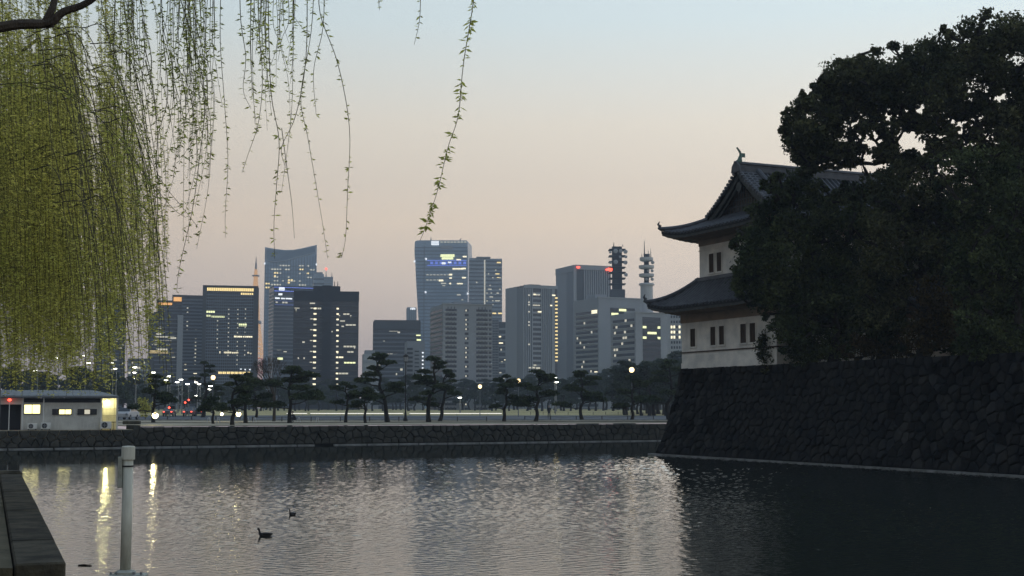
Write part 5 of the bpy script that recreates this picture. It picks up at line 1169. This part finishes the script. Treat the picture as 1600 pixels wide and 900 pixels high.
# ------------------------------------------------------------------ people
def person(loc, label, pose, sc_=1.0, rz=0):
    t = thing('person', label, 'person', loc, rz)
    if pose == 'stand':
        V = [(0, 0, .95), (0, 0, 1.15), (0, .01, 1.38), (0, 0, 1.5), (.19, 0, 1.4), (.25, .02, 1.14), (.23, -.08, .92), (-.19, 0, 1.4), (-.25, .02, 1.14), (-.22, -.08, .92), (.1, 0, .88), (.11, -.02, .5), (.12, .03, .1), (.13, -.1, .04), (-.1, 0, .88), (-.12, .0, .5), (-.13, .06, .1), (-.14, -.07, .04)]
        E_ = [(0, 1), (1, 2), (2, 3), (2, 4), (4, 5), (5, 6), (2, 7), (7, 8), (8, 9), (0, 10), (10, 11), (11, 12), (12, 13), (0, 14), (14, 15), (15, 16), (16, 17)]
        Rr = [.16, .15, .15, .06, .07, .055, .045, .07, .055, .045, .1, .08, .05, .045, .1, .08, .05, .045]; hd = (0, -.01, 1.64)
    else:
        V = [(0, 0, .35), (0, -.08, .55), (0, -.2, .78), (0, -.26, .88), (.19, -.2, .76), (.22, -.4, .58), (.1, -.55, .5), (-.19, -.2, .76), (-.22, -.4, .58), (-.1, -.55, .5), (.12, 0, .34), (.17, -.42, .48), (.16, -.3, .08), (.16, -.45, .04), (-.12, 0, .34), (-.17, -.42, .48), (-.16, -.3, .08), (-.16, -.45, .04)]
        E_ = [(0, 1), (1, 2), (2, 3), (2, 4), (4, 5), (5, 6), (2, 7), (7, 8), (8, 9), (0, 10), (10, 11), (11, 12), (12, 13), (0, 14), (14, 15), (15, 16), (16, 17)]
        Rr = [.17, .17, .16, .06, .07, .055, .045, .07, .055, .045, .1, .085, .06, .05, .1, .085, .06, .05]; hd = (0, -.3, 1.02)
    me = bpy.data.meshes.new('body'); me.from_pydata(V, E_, []); me.materials.append(M['cloth_dark']); o = link(bpy.data.objects.new('body', me), t)
    sk2 = o.modifiers.new('s', 'SKIN'); 
    for i, r in enumerate(Rr): me.skin_vertices[0].data[i].radius = (r, r * .8)
    me.skin_vertices[0].data[0].use_root = True
    sb = o.modifiers.new('u', 'SUBSURF'); sb.levels = 1; sb.render_levels = 1
    x, y, z = hd
    MB().lathe([(.03, -.12), (.06, -.09), (.075, -.02), (.08, .04), (.06, .1), (.02, .12)], 10).build('head', 'skin', t, True).location = hd
    MB().lathe([(.078, -.03), (.09, .04), (.07, .11), (.02, .135)], 10).build('hair', 'cloth_dark', t, True).location = (x, y + .02, z)
person(on(858, 655.2, GZ), 'distant standing person in dark clothes beside the broad dark pine', 'stand')
person(on(461, 661, GZ), 'distant person in dark clothes crouching at the foot of the broad pine', 'crouch', rz=R(-50))

# ------------------------------------------------------------------ pump building on the left bank
BF = FA + fn * .9; p_l = on(-40, 672, 1.48); Yb = 108.5
def bp(px_, py, Y=Yb): return at(px_, py, Y)
gl = bp(-30, 673); gr = bp(187, 673)
zB = 1.46
pq = [FA - fd * 60 + fn * .25, FJ + fn * .25, FJ + fn * 13.2, FA - fd * 60 + fn * 13.2]
MB().slab([(p.x, p.y) for p in pq], zB - .9, zB - .01).build('building_plot', 'gravel')['kind'] = 'structure'
B = thing('pump_building', 'low pale sided building with shallow grey roof and lit windows on the left bank', 'building', (gl.x, 106.2, zB), R(16.5))
BC, BSn = math.cos(R(16.5)), math.sin(R(16.5))
X = lambda p: ((p - 800) / F * 106.2 - gl.x) / (BC - (p - 800) / F * BSn)
BW = lambda x, y: (gl.x + x * BC - y * BSn, 106.2 + x * BSn + y * BC)
Z = lambda py: at(800, py, Yb).z - zB
MB().box(X(38), X(162), .04, 6, 0, Z(622)).build('wall', 'siding', B); MB().box(X(162), X(184), 1.6, 6, 0, Z(622)).build('wall', 'siding', B); MB().box(X(-30), X(38), 1.2, 6, 0, Z(622)).build('wall', 'dark_wood', B)
x = X(38)
while x < X(161.5): cube('siding_rib', 'siding', B, x, x + .05, .0, .038, .1, Z(629)); x += .27
x = X(163)
while x < X(184): cube('siding_rib', 'siding', B, x, x + .05, 1.56, 1.598, .1, Z(624)); x += .27
for z_ in (.55, 1.1, 1.65): cube('siding_joint', 'b_grey_dark', B, X(163), X(184), 1.545, 1.56, z_, z_ + .02)
ro = MB(); x0, x1, zr, zt2 = X(-40), X(187.5), Z(618.5), Z(609)
ro.add([(x0, -.6, zr), (x1, -.6, zr), (x1, 7, zr), (x0, 7, zr), (x0, 3, zt2), (x1 - 1.9, 3, zt2)], [(0, 1, 5, 4), (2, 3, 4, 5), (1, 2, 5), (0, 4, 3), (3, 2, 1, 0)]); RFb = ro.build('roof', 'sheet_roof', B)
x = x0 + .3
while x < x1 - 2: MB().tube([(x, -.6, zr + .02), (x, 3, zt2 + .02)], .02, 4).build('roof_seam', 'sheet_roof', RFb); x += .55
cube('fascia', 'b_grey_dark', B, x0, x1, -.62, -.58, zr - .16, zr - .002); cube('gutter', 'grey_metal', B, x0, x1, -.72, -.622, zr - .13, zr - .03)
cube('clerestory', 'b_black', B, X(40), X(161), .0, .035, Z(629), Z(622.5))
for p in (38.5, 71, 186): cube('downpipe', 'white_paint', B, X(p) - .05, X(p) + .05, -.12, -.02, 0, zr - .16)
cube('corner_post', 'white_paint', B, X(159.5), X(162), -.03, .06, 0, Z(622)); cube('corner_post', 'siding', B, X(184), X(187), -.3, 1.7, 0, zr - .16)
def bwin(p0, p1, y0, y1, lit_segs, n_):
    f = MB(); w0, w1, z0, z1 = X(p0), X(p1), Z(y1), Z(y0); t_ = .05
    f.box(w0 - t_, w1 + t_, -.06, .06, z1, z1 + t_).box(w0 - t_, w1 + t_, -.08, .06, z0 - t_, z0).box(w0 - t_, w0, -.06, .06, z0, z1).box(w1, w1 + t_, -.06, .06, z0, z1)
    for i in range(1, n_): x = w0 + (w1 - w0) * i / n_; f.box(x - .02, x + .02, -.05, .06, z0, z1)
    f = f.build('window', 'black_metal', B)
    for i in range(n_):
        a, c_ = w0 + (w1 - w0) * i / n_, w0 + (w1 - w0) * (i + 1) / n_; MB().box(a, c_, -.02, -.012, z0, z1).build('pane', 'glassy' if not lit_segs[i] else ('lit_room' if lit_segs[i] == 1 else 'lit_dim'), f)
bwin(41, 65.5, 632.5, 646, (1, 1), 2); bwin(85.5, 114, 640, 647, (0, 2, 2, 0) and (0, 1, 1), 3); bwin(125, 153, 640, 647, (0, 2, 0), 3)
# porch lamp
MB().lathe([(.02, -.05), (.14, -.04), (.16, .03), (.02, .05)], 12).build('porch_lamp', 'lamp_warm', B, True).location = (X(169.5), 1.3, Z(625.5))
lt = bpy.data.objects.new('porch_light', bpy.data.lights.new('porch_light', 'POINT')); link(lt, B); lt.location = (X(169.5), 1.1, Z(627)); lt.data.energy = 75; lt.data.color = (1, .9, .42); lt.data.shadow_soft_size = .12
cube('hand_rail', 'black_metal', B, X(162), X(185), -.02, .02, Z(660), Z(660) + .04)
for i in range(6): x = X(163) + i * (X(185) - X(163)) / 5; cube('rail_post', 'black_metal', B, x - .015, x + .015, -.015, .015, 0, Z(660))
# red light and pole at the left
t = thing('signal_pole', 'slim white pole topped by a glowing red lamp in the dark bay at far left', 'lamp', (*BW(X(18), -.3), zB)); MB().lathe([(.04, 0), (.035, Z(627))], 8).build('pole', 'white_paint', t); MB().lathe([(.03, Z(627)), (.13, Z(626.5)), (.15, Z(624.5)), (.06, Z(623))], 10).build('red_lamp', 'lit_red', t)
cube('bay_shutter', 'b_black', B, X(1), X(35), 1.12, 1.18, 0, Z(633)); cube('bay_lintel', 'siding', B, X(-30), X(38), .0, .3, Z(632), Z(622)); cube('bay_post', 'siding', B, X(36), X(38.5), -.02, .1, 0, Z(622)); cube('bay_post', 'siding', B, X(-1), X(1), -.02, .1, 0, Z(622))
for i, (p0, p1, y0, lab) in enumerate(((47, 62, 661, 'left air conditioner unit of the pair under the lit window'), (68, 83, 660, 'right air conditioner unit of the pair under the lit window'), (160, 177, 658.5, 'air conditioner unit at the lit porch corner'))):
    xm = BW((X(p0) + X(p1)) / 2, -.45); wd = (X(p1) - X(p0)); t = thing('air_conditioner', lab, 'air conditioner', (*xm, zB), R(16.5), 'outdoor air conditioner units'); hh = Z(y0) - .08
    MB().box(-wd / 2, wd / 2, -.16, .16, .08, hh + .08).build('casing', 'white_paint', t, bevel=.02); MB().box(-wd / 2 + .05, -wd / 2 + .12, -.17, .17, 0, .08).build('foot', 'black_metal', t); MB().box(wd / 2 - .12, wd / 2 - .05, -.17, .17, 0, .08).build('foot', 'black_metal', t)
    g = MB().lathe([(hh * .38, -.02), (hh * .4, .0), (hh * .38, .015), (.02, .012)], 16).build('fan_grille', 'black_metal', t); g.location = (-wd * .12, -.165, .08 + hh / 2); g.rotation_euler = (R(90), 0, 0)
    for k_ in range(4): bl = MB().box(.01, hh * .34, -.03, .03, -.004, .004).build('blade', 'grey_metal', g); bl.rotation_euler = (0, 0, k_ * 1.57); bl.location = (0, 0, .02)
# low planter wall and junk by the building
q = on(205, 663, GZ); tag(MB().box(-.7, .8, -.3, .3, 0, .3).build('planter', 'concrete', bevel=.04), 'low pale concrete planter right of the grey building', 'planter').location = q

# ------------------------------------------------------------------ coots
def coot(px_, py, label, rz, s=1.0):
    q = on(px_, py, 0); t = thing('coot', label, 'bird', (q.x, q.y, 0), rz)
    # tail -> body -> neck -> head as one continuous surface; bird faces -x
    P_ = [(.20, 0, .065), (.16, 0, .055), (.08, 0, .035), (0, 0, .03), (-.08, 0, .04), (-.125, 0, .075), (-.14, 0, .12), (-.148, 0, .16), (-.165, 0, .19), (-.185, 0, .195), (-.205, 0, .188)]
    rr_ = [.008, .035, .065, .078, .066, .04, .026, .026, .032, .03, .012]
    b2 = MB().tube(smoothpath(P_, 3), [rr_[min(10, i // 3)] * (1 - (i % 3) / 3) + rr_[min(10, i // 3 + 1)] * ((i % 3) / 3) for i in range(31)], 12).build('body', 'duck', t, True)
    MB().tube([(-.20, 0, .19), (-.225, 0, .183), (-.245, 0, .176)], [.011, .009, .003], 8).build('beak', 'beak', t); MB().lathe([(.003, -.004), (.009, 0), (.003, .004)], 8).build('forehead_shield', 'beak', t).location = (-.207, 0, .203)
    for sg in (-1, 1):
        MB().tube([(-.06, sg * .058, .06), (.04, sg * .07, .065), (.13, sg * .04, .07), (.18, sg * .015, .075)], [.02, .035, .025, .006], 8).build('wing', 'duck', t, True)
        MB().lathe([(.001, -.004), (.005, 0), (.001, .004)], 6).build('eye', 'glassy', t).location = (-.185, sg * .028, .2)
    t.scale = (s, s, s)
coot(414, 838, 'nearer black coot swimming left on the moat', R(10), .95)
coot(457, 805, 'farther small black coot in the middle of the moat', R(60), .85)
tag(MB().tube([(0, 0, .012), (.12, .02, .014), (.25, 0, .01)], [.012, .02, .006], 6).build('driftwood', 'bark_dark'), 'tiny dark floating twig near the pipe', 'twig').location = on(122, 884, 0)
tag(MB().tube([(0, 0, .01), (.07, .01, .012), (.13, 0, .01)], [.008, .014, .005], 6).build('driftwood', 'bark_dark'), 'smaller floating twig right beside the first', 'twig').location = on(134, 884, 0)

# ------------------------------------------------------------------ willows
def leaves_along(paths, rs, step, size, spread, per=2, m_start=.0):
    """paired narrow leaves hanging off each strand"""
    C_, D_ = [], []
    for P in paths:
        P = np.array(P); seg = np.linalg.norm(np.diff(P, axis=0), axis=1); cum = np.concatenate([[0], np.cumsum(seg)]); n_ = int(cum[-1] / step)
        u = np.sort(rs.uniform(m_start, 1, n_)) * cum[-1]
        pt = np.stack([np.interp(u, cum, P[:, k]) for k in range(3)], 1)
        for _ in range(per):
            a = rs.uniform(0, 6.283, n_); d = np.stack([np.cos(a), np.sin(a), rs.uniform(-.9, .25, n_)], 1); d /= np.linalg.norm(d, axis=1)[:, None]
            C_.append(pt); D_.append(d)
    C_ = np.concatenate(C_); D_ = np.concatenate(D_); n_ = len(C_); s_ = (size * rs.uniform(.55, 1.3, n_))[:, None]
    b_ = np.cross(D_, rs.normal(size=(n_, 3))); b_ /= np.linalg.norm(b_, axis=1)[:, None] + 1e-9
    v = np.empty((n_, 4, 3)); v[:, 0] = C_; v[:, 1] = C_ + D_ * s_ * .45 + b_ * s_ * .15; v[:, 2] = C_ + D_ * s_; v[:, 3] = C_ + D_ * s_ * .45 - b_ * s_ * .15
    return v.reshape(-1, 3), np.arange(n_ * 4).reshape(-1, 4)
def strand(top, bottom, rnd, sway=.05, n_=7):
    top, bottom = Vector(top), Vector(bottom); L_ = (top - bottom).length; pts = []
    ax = rnd.uniform(-1, 1); ph = rnd.uniform(0, 6)
    for i in range(n_ + 1):
        u = i / n_; p = top.lerp(bottom, u); p.x += math.sin(ph + u * 3.3) * sway * L_ * .25 * math.sin(math.pi * u) + (ax * .02 * L_ * math.sin(math.pi * u)); p.y += math.cos(ph + u * 2.7) * sway * L_ * .2 * math.sin(math.pi * u); pts.append(p)
    return pts
def strand_mesh(mb, pts, r):  # three sided stem
    mb.tube(pts, [r * (1 - .6 * i / (len(pts) - 1)) for i in range(len(pts))], 3, False)
# background willow
rs = np.random.default_rng(5); rnd = random.Random(5)
wb = Vector((-13.6, 27, 1.55)); WT = thing('willow_tree', 'big yellow green weeping willow curtain filling the left edge beyond the parapet', 'tree', wb)
Lw = lambda p: Vector(p) - wb
tk = MB(); tk.tube([Lw((-13.6, 27, 1.2)), Lw((-13.4, 27, 4)), Lw((-12.6, 26.6, 6.8))], [.5, .38, .28], 10); tk.build('trunk', 'bark', WT, True)
limbs = MB(); lims = []
ends = [((0, 138), 25), ((44, 146), 24), ((60, 60), 27), ((-20, 20), 28), ((120, 95), 29), ((100, 300), 26), ((60, 240), 24), ((140, 200), 28), ((10, 330), 23), ((150, 400), 26), ((-60, 100), 24)]
for (e_, Yw) in ends: lims.append(branch(limbs, Lw((-12.8, 26.7, 6.0)), Lw(at(*e_, Yw)), .13, .03, rnd, 6, .12, 6))
limbs.build('limbs', 'bark', WT)
paths = []; stems = MB()
NB = 2000
for i in range(NB):
    Yw = rnd.uniform(20, 32)
    p = min(300, -50 + rnd.random() * 165 + rnd.expovariate(1 / 26))
    if rnd.random() < .14: p = rnd.triangular(150, 268, 165)
    edge = min(1, max(0, (p - 110) / 110))               # thinner and lower to the right
    dome = 40 + edge * 90 + rnd.random() ** 1.5 * 60
    y0 = rnd.uniform(-60, 60) if rnd.random() < .10 else rnd.uniform(dome, 440)
    Ls = rnd.uniform(120, 300); yb = rnd.uniform(545, 622) if p < 120 + rnd.random() * 90 else rnd.uniform(380, 612)
    if rnd.random() < .25: y1 = min(yb, y0 + Ls * .7)
    else: y1 = min(y0 + Ls, yb)
    if y1 - y0 < 70: y0 = y1 - rnd.uniform(80, 220)
    P = strand(at(p - rnd.uniform(0, 10), y0, Yw), at(p + rnd.uniform(-7, 7), y1, Yw), rnd, .05, 6)
    a_ = rnd.uniform(.04, .3)
    P = [P[0] + Vector((-a_ * 1.3, rnd.uniform(-.2, .2), a_ * 1.1)), P[0] + Vector((-a_ * .4, 0, a_ * .9))] + P
    paths.append([Lw(q) for q in P]); strand_mesh(stems, paths[-1], .0045)
stems.build('withes', 'twig', WT, kind='stuff')
v, f = leaves_along(paths, rs, .04, .064, 0, 2)
np_mesh('crown', v, f, 4, M['willow'], WT)
# outer fringe of finer withes arching right
fr = []; st2 = MB()
for i in range(70):
    Yw = rnd.uniform(17, 24); x0 = rnd.uniform(40, 170); y0 = rnd.uniform(40, 330); x1 = min(300, x0 + rnd.uniform(40, 120)); y1 = y0 + rnd.uniform(80, 190)
    y2 = min(600, y1 + rnd.uniform(80, 260)); a, m1, c_ = at(x0, y0, Yw), at((x0 + x1) / 2, y0 + 6, Yw), at(x1 - 8, y1, Yw)
    P = smoothpath([a, m1, c_, at(x1 + rnd.uniform(-4, 14), y2, Yw)], 5); fr.append([Lw(q) for q in P]); strand_mesh(st2, fr[-1], .009)
st2.build('withes', 'twig', WT, kind='stuff'); v, f = leaves_along(fr, rs, .08, .055, 0, 2, .35); np_mesh('fringe_leaves', v, f, 4, M['willow'], WT)
# near willow overhead
nbse = Vector((-5.4, 7.5, 1.5)); WN = thing('willow_tree', 'near willow whose limb and leafy withes hang into the top of the view', 'tree', nbse)
Ln_ = lambda p: Vector(p) - nbse; YN = 8.2
tk = MB(); tk.tube(smoothpath([Ln_((-5.4, 7.5, 1.2)), Ln_((-5.3, 7.6, 3.2)), Ln_((-4.6, 7.9, 5.0)), Ln_(at(-120, 46, YN))], 5), [.34, .3, .27, .25, .23, .21, .19, .17, .15, .13, .11, .09, .075, .06, .05, .042], 10); tk.build('trunk', 'bark', WN, True)
lm_ = MB()
lm_.tube(smoothpath([Ln_(at(-120, 46, YN)), Ln_(at(-30, 46, YN)), Ln_(at(30, 38, YN)), Ln_(at(76, 36, YN)), Ln_(at(100, 18, YN)), Ln_(at(140, 2, YN)), Ln_(at(220, -60, YN)), Ln_(at(330, -110, YN)), Ln_(at(480, -150, YN))], 4), [.04 - .0009 * i for i in range(33)], 8)
lm_.tube(smoothpath([Ln_(at(70, 37, YN)), Ln_(at(82, 12, YN)), Ln_(at(94, -20, YN)), Ln_(at(150, -90, YN))], 4), [.026 - .001 * i for i in range(13)], 6)
lm_.tube(smoothpath([Ln_(at(220, -60, YN)), Ln_(at(420, -120, YN - .4)), Ln_(at(600, -150, YN - .6)), Ln_(at(760, -110, YN - .6)), Ln_(at(770, -60, YN - .6))], 5), [.024 - .0008 * i for i in range(21)], 6)
lm_.tube([Ln_(at(72, 36, YN)), Ln_(at(84, 41, YN))], [.025, .012], 6)
lm_.build('limb', 'bark', WN)
HB = [  # pixel paths of the hanging withes
    [(742, -60), (740, 0), (724, 100), (716, 180), (700, 230), (683, 300), (662, 362), (656, 376)],
    [(658, -60), (657, 0), (655, 35), (647, 70)], [(592, -60), (592, 0), (593, 16)],
    [(500, -50), (500, 20), (528, 100), (546, 200), (543, 300), (540, 370), (534, 402)],
    [(492, -50), (486, 50), (470, 150), (480, 210), (494, 290), (504, 350), (512, 404)],
    [(418, -50), (420, 60), (424, 150), (436, 220), (432, 290), (428, 350), (429, 404)],
    [(480, -50), (478, 90), (462, 180), (440, 230), (446, 262)], [(440, 200), (448, 260), (456, 320), (460, 372)],
    [(346, -60), (344, 60), (350, 150), (356, 250), (352, 330), (352, 372)],
    [(404, -60), (404, 40), (410, 120), (404, 190), (388, 240), (378, 270)], [(374, -60), (376, 30), (384, 90), (380, 140), (392, 170)],
    [(460, -60), (458, 80), (455, 180), (440, 300)], [(506, -60), (505, 40), (490, 110), (494, 180)],
    [(250, -60), (255, 60), (262, 150), (246, 220), (246, 330), (240, 400)], [(270, -40), (300, 60), (320, 150), (310, 260), (300, 330), (280, 420), (276, 456)],
    [(150, -40), (180, 100), (240, 260), (290, 330), (310, 356)], [(40, 134), (110, 150), (190, 220), (235, 290)], [(0, 132), (60, 130), (130, 160), (200, 240), (265, 320), (290, 340)],
    [(188, -40), (200, 60), (204, 130), (200, 210), (216, 300), (224, 360)], [(210, -40), (226, 40), (222, 140), (226, 210)],
]
rnd2 = random.Random(8)
for i in range(70):
    x0 = rnd2.choice((195, 205, 262, 270, 278, 288, 300, 318, 400, 420, 445)) + rnd2.uniform(-16, 22); ln = rnd2.uniform(90, 300) if x0 < 330 else rnd2.uniform(50, 210)
    x1 = x0 + rnd2.uniform(-14, 20); HB.append([(x0, -50), (x0 + rnd2.uniform(-6, 6), ln * .3), ((x0 + x1) / 2 + rnd2.uniform(-8, 8), ln * .62), (x1, ln)])
for i in range(30):   # lower right tails of the left group
    x0 = rnd2.uniform(195, 330); y0 = rnd2.uniform(40, 200); ln = rnd2.uniform(90, 200); HB.append([(x0 - 14, y0 - 60), (x0, y0), (x0 + rnd2.uniform(-5, 8), y0 + ln * .5), (x0 - rnd2.uniform(0, 26), y0 + ln)])
rs2 = np.random.default_rng(12)
for i, pth in enumerate(HB):
    Yh = YN + rnd2.uniform(-1.2, 1.4) if i > 2 else YN - .5
    P = [Ln_(q) for q in smoothpath([at(a, c_, Yh) for a, c_ in pth], 5)]
    br = MB(); strand_mesh(br, P, .0032 if i < 20 else .0024); br = br.build('hanging_withe', 'twig', WN)
    if i == 7: continue
    v, f = leaves_along([P], rs2, (.032 if i < 20 else .038) if i else .016, .031 if i else .044, 0, 2, .03)
    if i in (0,):   # the lone withe: its leaves can be told apart one by one
        v = v.reshape(-1, 4, 3)
        for q in v[::1][:298]:
            me = bpy.data.meshes.new('leaf'); c_ = q[0]; up = np.cross(q[2] - q[0], q[1] - q[3]); up = up / (np.linalg.norm(up) + 1e-9) * .003
            me.from_pydata([tuple(q[0]), tuple(q[1] + up), tuple(q[2]), tuple(q[3] + up), tuple((q[0] + q[2]) / 2 - up)], [], [(0, 1, 4), (1, 2, 4), (2, 3, 4), (3, 0, 4)]); me.materials.append(M['willow_near']); link(bpy.data.objects.new('leaf', me), br)
    else:
        np_mesh('leaves', v, f, 4, M['willow_near'], br)['kind'] = 'stuff'

# ------------------------------------------------------------------ haze
HAZE = .00034
hm = bpy.data.materials.new('haze'); hm.use_nodes = True; n = hm.node_tree.nodes; n.remove(n['Principled BSDF'])
pv = n.new('ShaderNodeVolumePrincipled'); pv.inputs['Density'].default_value = HAZE; pv.inputs['Color'].default_value = (.74, .86, 1.0, 1); pv.inputs['Anisotropy'].default_value = .2
hm.node_tree.links.new(pv.outputs[0], n['Material Output'].inputs['Volume'])
M['haze'] = hm
o = MB().box(-1200, 1200, -60, 1545, -2.2, 262).build('haze', 'haze'); o['kind'] = 'stuff'
